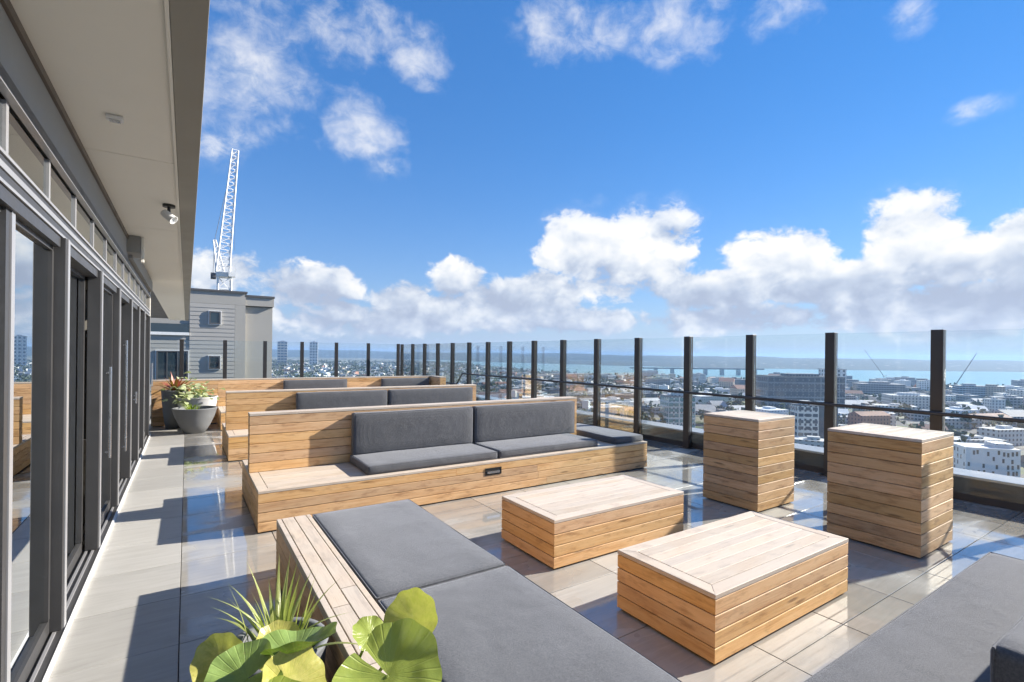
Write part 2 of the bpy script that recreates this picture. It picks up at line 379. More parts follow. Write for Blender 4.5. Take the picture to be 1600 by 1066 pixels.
BOARD = {}
def board_mesh(L, h, t, m, mitre):
    """a board: length along x, outer face at -y, chamfered outer edges, ends mitred or square"""
    k = (round(L, 3), round(h, 3), round(t, 3), m, mitre)
    if k in BOARD: return BOARD[k]
    c = .0035 if mitre else .0018; prof = [(t, -h/2), (c, -h/2), (0, -h/2 + c), (0, h/2 - c), (c, h/2), (t, h/2)]
    v = []; n = len(prof)
    for sgn in (-1, 1):
        for (y, z) in prof: v.append((sgn * (L/2 - (y if mitre in (2, sgn) else 0)), y, z))
    f = [(i, (i+1) % n, n + (i+1) % n, n + i) for i in range(n)] + [tuple(range(n-1, -1, -1)), tuple(range(n, 2*n))]
    me = bpy.data.meshes.new('board'); me.from_pydata(v, [], f); me.update(); me.materials.append(MATS[m]); BOARD[k] = me
    return me
rnd = random.Random(11)
def side_boards(root, x0, x1, y0, y1, z0, z1, n, t=.024, gap=.0045, m='wood_side', name='board'):
    pitch = (z1 - z0) / n; h = pitch - gap
    for (ax, ay, bx_, by_, rz) in ((x0, y0, x1, y0, 0), (x1, y0, x1, y1, math.pi/2), (x1, y1, x0, y1, math.pi), (x0, y1, x0, y0, -math.pi/2)):
        L = math.hypot(bx_-ax, by_-ay); ux, uy = (bx_-ax)/L, (by_-ay)/L
        for k in range(n):
            z = z0 + (k + .5) * pitch; cuts = [0, L]
            if L > 3: cuts = [0, L * rnd.uniform(.3, .7), L]
            for i in range(len(cuts) - 1):
                a, b = cuts[i], cuts[i+1]; first, last = i == 0, i == len(cuts) - 2
                mit = 2 if first and last else (-1 if first else 1)
                aa = a if first else a + .0015; bb = b if last else b - .0015
                me = board_mesh(bb - aa, h, t, m, mit); mid = (aa + bb) / 2; j = rnd.uniform(-.0008, .0008)
                link(name, me, None, root, Vector((ax + ux*mid + uy*j, ay + uy*mid - ux*j, z)) - root.location, (0, rnd.uniform(-.0006, .0006), rz))
def top_boards(root, x0, x1, y0, y1, z, t=.024, border=.09, pitch=.092, along='x', m='wood_top'):
    """mitred border boards and infill boards, flush at height z"""
    for (ax, ay, bx_, by_, rz) in ((x0, y0, x1, y0, 0), (x1, y0, x1, y1, math.pi/2), (x1, y1, x0, y1, math.pi), (x0, y1, x0, y0, -math.pi/2)):
        L = math.hypot(bx_-ax, by_-ay); w = border - .004
        b = .0025; v = [(-L/2, 0, -t), (L/2, 0, -t), (L/2 - w, w, -t), (-L/2 + w, w, -t), (-L/2, 0, -b), (L/2, 0, -b), (L/2 - w, w, -b), (-L/2 + w, w, -b),
             (-L/2 + b, b, 0), (L/2 - b, b, 0), (L/2 - w - b, w - b, 0), (-L/2 + w + b, w - b, 0)]
        f = [(3, 2, 1, 0), (0, 1, 5, 4), (1, 2, 6, 5), (2, 3, 7, 6), (3, 0, 4, 7), (4, 5, 9, 8), (5, 6, 10, 9), (6, 7, 11, 10), (7, 4, 8, 11), (8, 9, 10, 11)]
        me = bpy.data.meshes.new('border_board'); me.from_pydata(v, [], f); me.update()
        link('border_board', me, m, root, Vector(((ax+bx_)/2, (ay+by_)/2, z)) - root.location, (0, 0, rz))
    X0, X1, Y0, Y1 = x0 + border, x1 - border, y0 + border, y1 - border
    if along == 'x': span, L = Y1 - Y0, X1 - X0
    else: span, L = X1 - X0, Y1 - Y0
    n = max(1, round(span / pitch)); pt = span / n
    for k in range(n):
        me = board_mesh(L - .003, pt - .0018, t, m, 0)
        cc = (k + .5) * pt
        loc = Vector(((X0+X1)/2, Y0 + cc, z - .0005 * rnd.random())) if along == 'x' else Vector((X0 + cc, (Y0+Y1)/2, z - .0005 * rnd.random()))
        link('board', me, None, root, loc - root.location, (-math.pi/2, 0, 0) if along == 'x' else (-math.pi/2, 0, math.pi/2))
def core(root, x0, x1, y0, y1, z0, z1, t=.027):
    bx('inner_frame', 'dark_core', x0 + t, x1 - t, y0 + t, y1 - t, z0 + .004, z1 - t, root)
def timber_box(name, x0, x1, y0, y1, z1, n, along, **kw):
    root = empty(name, ((x0+x1)/2, (y0+y1)/2, 0), **kw)
    core(root, x0, x1, y0, y1, 0.0, z1)
    side_boards(root, x0, x1, y0, y1, .012, z1 - .026, n)
    top_boards(root, x0 - .001, x1 + .001, y0 - .001, y1 + .001, z1, along=along)
    return root
def cushion(name, x0, x1, y0, y1, z0, z1, r=.035, puff=.012, seed=0, **kw):
    """an upholstered slab: rounded, slightly crowned, with a welt of piping as a part"""
    sx, sy, sz = x1-x0, y1-y0, z1-z0; rr = min(r, min(sx, sy, sz) * .45)
    bm = bmesh.new(); bmesh.ops.create_cube(bm, size=1); bmesh.ops.scale(bm, vec=(sx, sy, sz), verts=bm.verts)
    bmesh.ops.bevel(bm, geom=bm.edges[:], offset=rr, segments=3, affect='EDGES', profile=.5)
    for ax, ln in ((0, sx), (1, sy), (2, sz)):
        n = int(ln / .12)
        for i in range(1, n):
            co = [0, 0, 0]; co[ax] = -ln/2 + ln * i / n; no = [0, 0, 0]; no[ax] = 1
            bmesh.ops.bisect_plane(bm, geom=bm.verts[:] + bm.edges[:] + bm.faces[:], plane_co=co, plane_no=no)
    for v in bm.verts:
        a, b, c = v.co.x / (sx/2), v.co.y / (sy/2), v.co.z / (sz/2)
        nz = mnoise.noise(Vector((v.co.x * 2.3 + seed * 7, v.co.y * 2.3, v.co.z * 2.3)))
        dims = (sx, sy, sz); thin = dims.index(min(dims)); q = [abs(a), abs(b), abs(c)]
        w = 1.0
        for i in range(3):
            if i != thin: w *= max(0.0, 1 - q[i] ** 4)
        v.co[thin] += math.copysign(puff * w * (1 + .6 * nz), v.co[thin]) if q[thin] > .3 else 0
        v.co += Vector((nz, nz, .6 * nz)) * .005
    me = bpy.data.meshes.new(name); bm.to_mesh(me); bm.free()
    me.polygons.foreach_set('use_smooth', [True] * len(me.polygons)); me.materials.append(MATS['fabric'])
    o = link(name, me); o.location = ((x0+x1)/2, (y0+y1)/2, (z0+z1)/2)
    # piping round the two large faces
    mb = MB(); dims = (sx, sy, sz); thin = dims.index(min(dims)); others = [i for i in range(3) if i != thin]; e = rr * .30
    for sg in (-1, 1):
        c4 = []
        for (p, q) in ((-1, -1), (1, -1), (1, 1), (-1, 1)):
            co = [0, 0, 0]; co[thin] = sg * (dims[thin]/2 - e); co[others[0]] = p * (dims[others[0]]/2 - e); co[others[1]] = q * (dims[others[1]]/2 - e); c4.append(co)
        for i in range(4): mb.bar(c4[i], c4[(i+1) % 4], .0042, 5)
    mb.obj('piping', 'fabric', o)
    return tag(o, **kw)

# ================================================================== far setting: ground, water, hills
GZ = -60.0
def polar(az, d, z): return (d * math.sin(az), d * math.cos(az), z)
def px_ground(x, y, z=GZ):
    d = pix_dir(x, y); k = (z - EYE) / d.z; return Vector((d.x * k, d.y * k, z))
def interp(t, tab):
    if t <= tab[0][0]: return tab[0][1]
    for (a, b), (c, d) in zip(tab, tab[1:]):
        if t <= c: return b + (d - b) * (t - a) / (c - a)
    return tab[-1][1]
D2R = math.radians
# bearing (deg from +y) -> distance of the near shore and of the far shore
SHORE = [(-180, 5200), (-20, 5200), (18, 4600), (26, 3300), (30, 2100), (38, 1700), (45, 1420), (56, 1350), (66, 1330), (78, 1450), (95, 1500), (150, 3500), (180, 5200)]
FAR = [(-180, 5600), (-20, 5600), (20, 4900), (26, 4300), (30, 3700), (44, 3000), (56, 2750), (70, 3100), (80, 3600), (100, 3800), (180, 5600)]
def ground_material():
    m, t, b = mat('city_ground'); geo = t.add('ShaderNodeNewGeometry'); P = geo.outputs['Position']
    vo = t.add('ShaderNodeTexVoronoi'); vo.inputs['Scale'].default_value = 1 / 34; t.l.new(P, vo.inputs['Vector'])
    ed = t.add('ShaderNodeTexVoronoi'); ed.feature = 'DISTANCE_TO_EDGE'; ed.inputs['Scale'].default_value = 1 / 90; t.l.new(P, ed.inputs['Vector'])
    sp = t.add('ShaderNodeSeparateColor'); t.l.new(vo.outputs['Color'], sp.inputs[0])
    c = t.ramp(sp.outputs[0], [(0, (.09, .12, .04)), (.22, (.16, .15, .09)), (.4, (.20, .19, .175)), (.6, (.30, .29, .27)), (.8, (.13, .135, .14)), (.95, (.42, .41, .40))], 'CONSTANT')
    green = t.maprange(t.noise(P, 1 / 260, 3, .5), .50, .60)
    c = t.mix(t.math('MULTIPLY', green, .75), c, t.mix(t.noise(P, .12, 4), (.05, .08, .025), (.17, .19, .06)))
    c = t.mix(t.maprange(ed.outputs['Distance'], .04, .06, 1, 0), c, (.085, .085, .09))
    t.l.new(c, b.inputs['Base Color']); b.inputs['Roughness'].default_value = .9
ground_material()
def water_material():
    m, t, b = mat('sea_water'); geo = t.add('ShaderNodeNewGeometry'); P = geo.outputs['Position']
    n = t.noise(t.mapping(P, (1, .4, 1)), .004, 4, .6)
    t.l.new(t.mix(n, (.14, .33, .36), (.22, .42, .44)), b.inputs['Base Color'])
    b.inputs['Roughness'].default_value = .28; b.inputs['Specular IOR Level'].default_value = .5
    t.l.new(t.bump(t.noise(P, .25, 4, .6), .35, .6), b.inputs['Normal'])
water_material()
def hill_material():
    m, t, b = mat('hill_cover'); geo = t.add('ShaderNodeNewGeometry'); P = geo.outputs['Position']
    n = t.noise(P, .006, 6, .65); vo = t.add('ShaderNodeTexVoronoi'); vo.inputs['Scale'].default_value = 1 / 26; t.l.new(P, vo.inputs['Vector'])
    sp = t.add('ShaderNodeSeparateColor'); t.l.new(vo.outputs['Color'], sp.inputs[0])
    c = t.mix(n, (.016, .032, .028), (.04, .06, .045))
    c = t.mix(t.maprange(sp.outputs[1], .965, .985), c, (.26, .25, .24))
    t.l.new(c, b.inputs['Base Color']); b.inputs['Roughness'].default_value = .95
hill_material()

mb = MB(); N = 96
for i in range(N):
    a0, a1 = 2 * math.pi * i / N, 2 * math.pi * (i + 1) / N
    mb.poly([polar(a0, 11500, GZ - 1.5), polar(a1, 11500, GZ - 1.5), (0, 0, GZ - 1.5)])
tag(mb.obj('water', 'sea_water'), kind='structure')
mb = MB(); nA = 360; rings = (0, .25, .5, .72, .88, 1.0)
hv = {}
for i in range(nA):
    a = -180 + 360 * i / nA; sh = interp(a, SHORE) * (1 + .05 * mnoise.noise(Vector((a * .21, 3, 0))) + .03 * mnoise.noise(Vector((a * .9, 9, 0))))
    for k, r in enumerate(rings):
        rise = 0.0
        if a < 34 and a > -40: rise = max(0, (34 - a)) / 34 * 26 * r * max(0, 1 - abs(r - .7))
        hv[i, k] = len(mb.v); mb.v.append(polar(D2R(a), max(sh * r, .1), GZ + rise - (1.6 if k == len(rings) - 1 else 0)))
for i in range(nA):
    for k in range(len(rings) - 1): mb.f.append((hv[i, k], hv[i, k+1], hv[(i+1) % nA, k+1], hv[(i+1) % nA, k])); mb.m.append(0)
tag(mb.obj('ground', 'city_ground'), kind='structure')
# hills beyond the harbour
TOP = [(-180, 35), (-30, 30), (0, 26), (10, 22), (20, 16), (28, 12), (38, 8), (50, 2), (62, -2), (75, -5), (95, -6), (180, 35)]
mb = MB(); nA = 720; hv = {}; prof = (0, .06, .14, .26, .42, .60, .8, 1.0); hz = (0, .18, .42, .70, .92, 1.0, .8, .5)
for i in range(nA):
    a = -180 + 360 * i / nA; d0 = interp(a, FAR) * (1 + .05 * mnoise.noise(Vector((a * .17, 1, 4)))); top = interp(a, TOP) - GZ
    for k, r in enumerate(prof):
        nz = mnoise.fractal(Vector((a * .16, r * 3.1, 2.2)), 1, 2, 5)
        h = top * hz[k] * (1 + .24 * nz) * (1 if k else 0)
        hv[i, k] = len(mb.v); mb.v.append(polar(D2R(a), d0 + 2600 * r, GZ - 1.6 + h))
for i in range(nA):
    for k in range(len(prof) - 1): mb.f.append((hv[i, k], hv[i, k+1], hv[(i+1) % nA, k+1], hv[(i+1) % nA, k])); mb.m.append(0)
tag(mb.obj('hills', 'hill_cover', smooth=True), kind='structure')

# ------------------------------------------------------------------ town
def facade(name, wall, glassc, sx=3.4, sz=3.3, fx=.42, fz=.5, roofc=(.40, .40, .40)):
    """far walls whose windows are too small to tell apart: pattern by position"""
    m, t, b = mat(name); geo = t.add('ShaderNodeNewGeometry'); P, N_ = geo.outputs['Position'], geo.outputs['True Normal']
    sp = t.add('ShaderNodeSeparateXYZ'); t.l.new(P, sp.inputs[0]); sn = t.add('ShaderNodeSeparateXYZ'); t.l.new(N_, sn.inputs[0])
    h = t.math('SUBTRACT', t.math('MULTIPLY', sp.outputs[1], sn.outputs[0]), t.math('MULTIPLY', sp.outputs[0], sn.outputs[1]))
    wx = t.math('LESS_THAN', t.math('FRACT', t.math('DIVIDE', h, sx)), fx); wz = t.math('LESS_THAN', t.math('FRACT', t.math('DIVIDE', t.math('ADD', sp.outputs[2], 60.0), sz)), fz)
    vert = t.math('LESS_THAN', t.math('ABSOLUTE', sn.outputs[2]), .4)
    win = t.math('MULTIPLY', t.math('MULTIPLY', wx, wz), vert)
    oi = t.add('ShaderNodeObjectInfo'); hs = t.add('ShaderNodeHueSaturation'); hs.inputs['Color'].default_value = (*wall, 1)
    t.l.new(t.maprange(oi.outputs['Random'], 0, 1, .85, 1.35, False), hs.inputs['Value'])
    n = t.noise(P, .22, 4, .6)
    roof = t.mix(n, tuple(x * .6 for x in roofc), tuple(min(1, x * 1.3) for x in roofc))
    c = t.mix(vert, roof, hs.outputs[0]); c = t.mix(win, c, glassc)
    t.l.new(c, b.inputs['Base Color']); t.l.new(t.maprange(win, 0, 1, .8, .15, False), b.inputs['Roughness'])
FAC = []
for i, (w_, g_, r_, kw) in enumerate([((.62, .61, .58), (.07, .09, .11), (.55, .55, .55), {}), ((.36, .36, .37), (.05, .07, .09), (.34, .34, .35), dict(fx=.7)),
        ((.46, .38, .29), (.06, .07, .08), (.42, .40, .37), dict(fx=.35)), ((.22, .20, .19), (.05, .07, .09), (.24, .23, .23), dict(fx=.6)),
        ((.27, .33, .38), (.05, .09, .12), (.45, .46, .47), dict(fx=.85, fz=.6)), ((.40, .20, .14), (.05, .05, .06), (.30, .17, .13), dict(fx=.3)), ((.72, .72, .71), (.12, .14, .16), (.75, .75, .75), dict(fx=.2, fz=.3))]):
    FAC.append('facade_%d' % i); facade(FAC[-1], w_, g_, roofc=r_, **kw)
tr = random.Random(5)
TAKEN = []
def free(x, y, r):
    for (a, b, c) in TAKEN:
        if (a-x)**2 + (b-y)**2 < (c+r)**2: return False
    TAKEN.append((x, y, r)); return True

def tower(name, px, py_base, py_top, wpx, depth, rz, m, label, cat='building', roof_box=True, wins=None, glassm='window_glass', wallm=None):
    """a town building known by its pixel column: stands on the ground there"""
    g = px_ground(px, py_base); dist = (g - Vector((0, 0, EYE))).dot(fw); w = wpx / F_PX * dist; h = (py_base - py_top) / F_PX * dist
    TAKEN.append((g.x, g.y, max(w, depth) * .65))
    root = empty(name, g, rz, label=label, cat=cat)
    MB().box(-w/2, w/2, -depth/2, depth/2, -1.5, h).obj('wall', m, root)
    MB().box(-w/2 - .3, w/2 + .3, -depth/2 - .3, depth/2 + .3, h, h + .5).obj('roof', 'roof_dark' if wins else m, root)
    if roof_box: MB().box(-w*.2, w*.22, -depth*.25, depth*.2, h + .5, h + 3.2).obj('plant_room', m, root)
    if wins:
        nx, nz, wf, hf = wins; wm = {}
        for side in (0, 1):
            W_ = w if side == 0 else depth; n_ = nx if side == 0 else max(1, round(nx * depth / w))
            ww, hh = W_ / n_ * wf, h / nz * hf
            me = MB().box(-ww/2, ww/2, -.12, .1, -hh/2, hh/2).mesh('window'); me.materials.append(MATS[glassm])
            for i in range(n_):
                for k in range(nz):
                    s = -W_/2 + (i + .5) * W_ / n_; z = (k + .55) * h / nz
                    if side == 0: link('window', me, None, root, (s, -depth/2, z))
                    else: link('window', me, None, root, (-w/2, s, z), (0, 0, -math.pi/2))
    return root
A = D2R
tower('glass_office', 1247, 640, 588, 112, 36, -A(38), 'facade_1', 'long dark blue glass office block beyond the middle of the glass fence', wins=(13, 5, .78, .66), glassm='blue_glass')
tower('office_block', 1300, 618, 577, 30, 22, -A(36), 'facade_6', 'pale slab tower with dark stripes right of the blue glass office', wins=(4, 7, .4, .6))
tower('office_block', 1213, 600, 584, 18, 18, -A(40), 'facade_1', 'grey square tower rising above the blue glass office roof')
tower('office_block', 1231, 602, 585, 9, 10, -A(40), 'facade_2', 'thin brown chimney tower beside the harbour')
tower('apartment_block', 1058, 668, 619, 42, 20, -A(30), 'facade_0', 'teal green glass apartment block between two fence posts', wins=(5, 6, .78, .6), glassm='teal_glass')
tower('office_block', 1282, 692, 634, 34, 16, -A(44), 'blue_glass', 'dark navy glass block between the two tall timber boxes', wins=(4, 6, .8, .7), glassm='blue_glass')
tower('apartment_block', 1256, 692, 633, 30, 14, -A(44), 'facade_0', 'pale blue grey flats with balcony bands beside the navy glass block', wins=(3, 6, .7, .5), glassm='blue_glass')
tower('office_block', 1372, 622, 600, 60, 30, -A(50), 'facade_1', 'low dark grey block under the left harbour crane')
tower('office_block', 1330, 612, 596, 38, 24, -A(50), 'facade_4', 'blue grey block beyond the second tall timber box')
tower('office_block', 1418, 640, 618, 56, 30, -A(52), 'facade_0', 'white flat roofed block left of the widest fence post')
tower('office_block', 1513, 625, 603, 32, 24, -A(58), 'facade_4', 'steel blue block right of the widest fence post')
tower('office_block', 1548, 622, 604, 26, 22, -A(58), 'facade_2', 'sandstone brown block at the right edge of the town')
tower('office_block', 1585, 630, 616, 40, 30, -A(60), 'facade_4', 'long blue glass shed cut by the right picture edge')
tower('office_block', 1440, 606, 594, 30, 22, -A(54), 'facade_3', 'dark brick block on the waterfront behind the cranes')
tower('office_block', 1392, 604, 592, 28, 22, -A(52), 'facade_0', 'cream block on the waterfront between the cranes')
# white building with scattered slot windows
g = px_ground(1537, 740); wb = empty('slotted_building', g, -A(52), label='white cube building with scattered dark slot windows below the right fence', cat='building')
TAKEN.append((g.x, g.y, 26)); dist = (g - Vector((0, 0, EYE))).dot(fw); k_ = dist / F_PX; W_, Hh_, De = 66 * k_, 42 * k_, 16
MB().box(-W_/2, W_/2, -De/2, De/2, -1, Hh_).obj('wall', 'white_paint', wb); MB().box(-W_/2 - .2, W_/2 + .2, -De/2 - .2, De/2 + .2, Hh_, Hh_ + .4).obj('roof', 'facade_6', wb)
sl = MB().box(-.45, .45, -.1, .1, -1.1, 1.1).mesh('window'); sl.materials.append(MATS['window_glass']); wr = random.Random(3)
for r_ in range(4):
    for c_ in range(11):
        if wr.random() < .62: link('window', sl, None, wb, (-W_/2 + (c_ + .5 + wr.uniform(-.25, .25)) * W_ / 11, -De/2, 2.2 + r_ * Hh_ / 4.3 + wr.uniform(-.5, .5)))
for r_ in range(4):
    for c_ in range(5):
        if wr.random() < .6: link('window', sl, None, wb, (-W_/2, -De/2 + (c_ + .5) * De / 5, 2.2 + r_ * Hh_ / 4.3), (0, 0, -math.pi/2))
MB().box(W_*.1, W_*.45, -De*.3, De*.3, Hh_ + .4, Hh_ + 2.6).obj('plant_room', 'facade_6', wb)
# twin towers in the suburb on the left
tower('tower_block', 441, 572, 534, 14, 20, -A(10), 'clap_plain', 'blue grey residential tower on the skyline right of the grey boarded building', wins=(3, 9, .8, .5), glassm='blue_glass')
tower('tower_block', 490, 574, 535, 12, 18, -A(14), 'facade_0', 'pale residential tower on the skyline, right of the two towers', wins=(3, 9, .5, .5))
tower('tower_block', 46, 572, 522, 14, 18, 0, 'facade_6', 'white tower seen through the glass doors') if False else None

# generic blocks: the largest in view as individuals, the rest one mass
LOOK = ['pale', 'grey', 'brown', 'dark', 'bluish', 'red', 'white']
TOWN = {}
ORD = ['first', 'second', 'third', 'fourth', 'fifth', 'sixth', 'seventh', 'eighth', 'ninth', 'tenth', 'eleventh', 'twelfth', 'thirteenth', 'fourteenth', 'fifteenth', 'sixteenth']
def town_label(x, y, d, k):
    where = 'near' if d < 520 else ('mid distance' if d < 900 else ('far' if d < 1300 else 'very far'))
    if y * 7.5 > x * 20.1: return '%s %s house|seen through the far end fence' % (LOOK[k], where)
    n = max(0, min(15, int((7.5 * y / x - 2.12) / 1.173 + 1)))
    return '%s %s building|in the %s harbour pane from the right' % (LOOK[k], where, ORD[n])
cands = []
for _ in range(2600):
    az = tr.uniform(4, 84); sh = interp(az, SHORE); d = math.sqrt(tr.uniform(.0, 1.0)) * (min(sh, 2600) * .97 - 260) + 260
    x, y, _z = polar(D2R(az), d, 0); near = d < 700
    w, dp = tr.uniform(12, 46) if az > 28 else tr.uniform(8, 18), tr.uniform(10, 28) if az > 28 else tr.uniform(8, 14)
    h = tr.choice((4, 5, 6, 7, 8, 11)) if az > 28 else tr.choice((4, 5, 6, 7))
    if az > 28 and d < 620 and tr.random() < .45: continue
    if az > 48 and d > 650 and tr.random() < .22: h = tr.uniform(12, 24)
    if d < 480: h = min(h, 7)
    if not free(x, y, max(w, dp) * .55): continue
    rise = 0
    if az < 34: r = d / sh; rise = (34 - az) / 34 * 26 * r * max(0, 1 - abs(r - .7))
    cands.append((d, x, y, w, dp, h, -D2R(35) + tr.choice((0, .3, -.4)) + tr.uniform(-.1, .1), tr.choices(range(7), (5, 3, 2, 2, 2, 1.2, 4))[0], rise))
cands.sort(key=lambda c: -c[3] * c[5] / c[0]**2)
for i, (d, x, y, w, dp, h, rz, k, rise) in enumerate(cands[:280]):
    rz_ = rz; mb = MB(); mb.box(-w/2, w/2, -dp/2, dp/2, -2, h)
    lb = town_label(x, y, d, k)
    root = empty('town_building', (x, y, GZ + rise), rz_, label=lb, cat='building', group=lb.replace('|', ' ')); TOWN.setdefault(lb, []).append(root)
    mb.obj('wall', FAC[k], root)
    if k in (2, 5) or h < 6:
        v = [(-w/2 - .4, -dp/2 - .4, h), (w/2 + .4, -dp/2 - .4, h), (w/2 + .4, dp/2 + .4, h), (-w/2 - .4, dp/2 + .4, h), (-w/2 - .4, 0, h + dp * .22), (w/2 + .4, 0, h + dp * .22)]
        me = bpy.data.meshes.new('roof'); me.from_pydata(v, [], [(0, 1, 5, 4), (2, 3, 4, 5), (0, 4, 3), (1, 2, 5), (3, 2, 1, 0)]); me.update()
        link('roof', me, FAC[k] if k != 2 else 'facade_5', root)
    else:
        b = MB(); b.box(-w/2 - .25, w/2 + .25, -dp/2 - .25, dp/2 + .25, h, h + .5); b.box(-w*.1, w*.18, -dp*.2, dp*.2, h + .5, h + 2.4); b.obj('roof', FAC[k], root)
for lb, rs in TOWN.items():
    rs.sort(key=lambda o: math.atan2(o.location.x, o.location.y)); a_, b_ = lb.split('|')
    for i, o in enumerate(rs):
        o['label'] = a_ + (' ' if len(rs) == 1 else (' leftmost ' if i == 0 else (' rightmost ' if i == len(rs) - 1 else ' %s from left ' % ORD[i]))) + b_
mb = MB()
for (d, x, y, w, dp, h, rz, k, rise) in cands[280:]: mb.obox(x, y, w, dp, rz, GZ + rise - 2, GZ + rise + h, k)
tag(mb.obj('distant_buildings', FAC), 'mass of small far buildings spread over the town and suburbs', 'buildings', kind='stuff')

# trees of the town and suburbs: crowns of many small leaf clumps
def tree_material():
    m, t, b = mat('far_foliage'); geo = t.add('ShaderNodeNewGeometry'); n = t.noise(geo.outputs['Position'], .06, 3, .6); n2 = t.noise(geo.outputs['Position'], .7, 3, .6)
    c = t.ramp(n, [(.3, (.03, .055, .02)), (.5, (.06, .085, .03)), (.7, (.115, .12, .05))])
    t.l.new(t.mix(t.maprange(n2, .35, .7, 0, .6), c, (.022, .035, .014)), b.inputs['Base Color']); b.inputs['Roughness'].default_value = .9
tree_material()
mb = MB(); cnt = 0
for _ in range(5200):
    az = tr.uniform(2, 84)
    if az > 34 and tr.random() < .62: continue
    sh = interp(az, SHORE); d = math.sqrt(tr.random()) * (min(sh, 2800) * .98 - 280) + 280; x, y, _z = polar(D2R(az), d, 0)
    rise = 0
    if az < 34: r = d / sh; rise = (34 - az) / 34 * 26 * r * max(0, 1 - abs(r - .7))
    R = tr.uniform(3, 7.5); z = GZ + rise + R * .7
    for k in range(9):
        c = Vector((x + tr.gauss(0, R * .5), y + tr.gauss(0, R * .5), z + tr.gauss(R*.25, R * .4))); s = R * tr.uniform(.28, .5)
        u1 = Vector((tr.gauss(0, 1), tr.gauss(0, 1), tr.gauss(0, 1))).normalized(); a1 = u1.orthogonal().normalized(); a2 = u1.cross(a1); b = len(mb.v)
        mb.v += [tuple(c + u1 * s), tuple(c + a1 * s), tuple(c + a2 * s), tuple(c - (a1 + a2) * s * .7), tuple(c - u1 * s * .8)]
        mb.f += [(b, b+1, b+2), (b, b+2, b+3), (b, b+3, b+1), (b+4, b+2, b+1), (b+4, b+3, b+2), (b+4, b+1, b+3)]; mb.m += [0] * 6
tag(mb.obj('distant_trees', 'far_foliage'), 'mass of dark green trees among the far houses', 'trees', kind='stuff')

# harbour bridge, low viaduct with piers
br = empty('harbour_bridge', px_ground(1085, 590, GZ - 1.5), 0, label='long grey harbour bridge on piers before the far hills', cat='bridge')
P0, P1 = px_ground(985, 585, GZ - 1.5), px_ground(1192, 587, GZ - 1.5)
o_ = br.location.copy(); mb = MB(); dv = (P1 - P0); L_ = dv.length; ang = math.atan2(dv.y, dv.x)
d_ = MB(); d_.obox((P0.x+P1.x)/2 - o_.x, (P0.y+P1.y)/2 - o_.y, L_, 18, ang, 19, 23.5); d_.obj('deck', 'facade_3', br)
for k in range(8):
    p = P0.lerp(P1, (k + .5) / 8) - o_; MB().obox(p.x, p.y, 9, 14, ang, -3, 19).obj('pier', 'facade_1', br)
# harbour cranes
def boat_crane(px, yb, ym, px2, y2, label):
    g = px_ground(px, yb); ds = (g - Vector((0, 0, EYE))).dot(fw); k = ds / F_PX; root = empty('harbour_crane', g, 0, label=label, cat='crane')
    h = (yb - ym) * k; m_ = MB(); m_.bar((0, 0, 0), (0, 0, h), .9, 4); m_.obj('mast', 'crane_white', root)
    j = rt * ((px2 - px) * k) + up * ((yb - y2) * k); base = Vector((0, 0, h))
    jb = MB(); jb.bar(base, j, .75, 4, .45); jb.obj('jib', 'crane_cable', root)
    cb = MB(); cb.bar(base, base - rt * 7 * (1 if px2 > px else -1) + up * 2, .9, 4); cb.obj('counter_jib', 'crane_white', root)
    MB().box(-1.6, 1.6, -1.6, 1.6, h - 1.5, h + 2).obj('cab', 'crane_white', root)
boat_crane(1381, 602, 588, 1350, 547, 'luffing crane leaning left over the harbour, left of the widest fence post')
boat_crane(1490, 622, 606, 1525, 552, 'luffing crane leaning right over the harbour, right of the widest fence post')

# ------------------------------------------------------------------ grey boarded building at the end of the terrace, crane behind it
gb = empty('boarded_building', (2.0, 46, -30), 0, label='grey weatherboard apartment building with small square windows behind the far fence', cat='building')
def gp(name, m, x0, x1, y0, y1, z0, z1, par=gb):
    return bx(name, m, x0, x1, y0, y1, z0, z1, par)
gp('wall', 'clap_plain', .16, 3.67, 42.06, 52, -30, 5.95); gp('wall', 'clap_plain', 3.67, 5.55, 42.35, 52, -30, 5.02); gp('wall', 'clap_plain', -8, .16, 42.12, 52, -30, 5.0)
gp('roof', 'roof_dark', .05, 3.78, 41.9, 52.1, 5.95, 6.08); gp('roof', 'roof_dark', 3.67, 5.66, 42.0, 52.1, 5.72, 5.86); gp('parapet', 'clap_plain', 3.68, 5.62, 42.1, 52, 5.06, 5.72); gp('recess', 'roof_dark', 3.68, 5.55, 42.3, 52, 5.0, 5.06)
gp('corner_panel', 'clap_plain', 2.98, 3.67, 42.0, 42.06, -4, 5.05); gp('top_panel', 'clap_plain', .16, 3.67, 42.015, 42.06, 5.06, 5.95)
# weatherboards
wbm = {}
for (xa, xb, za, zb) in ((.16, 2.97, -3.0, 5.05), (-2.4, .155, -3.0, 3.3)):
    n = round((zb - za) / .30)
    for i in range(n):
        z0_, z1_ = za + i * (zb - za) / n, za + (i + 1) * (zb - za) / n; L = xb - xa; k = round(L, 2)
        if k not in wbm:
            h = (zb - za) / n; me = bpy.data.meshes.new('weatherboard')
            me.from_pydata([(-L/2, -.034, 0), (L/2, -.034, 0), (L/2, -.012, h - .004), (-L/2, -.012, h - .004), (-L/2, .03, 0), (L/2, .03, 0), (L/2, .03, h - .004), (-L/2, .03, h - .004)], [],
                           [(0, 1, 2, 3), (4, 7, 6, 5), (0, 4, 5, 1), (3, 2, 6, 7), (0, 3, 7, 4), (1, 5, 6, 2)]); me.update(); wbm[k] = me
        link('weatherboard', wbm[k], 'clap_grey', gb, Vector(((xa+xb)/2, 42.02 if xa > 0 else 42.08, z0_)) - gb.location)
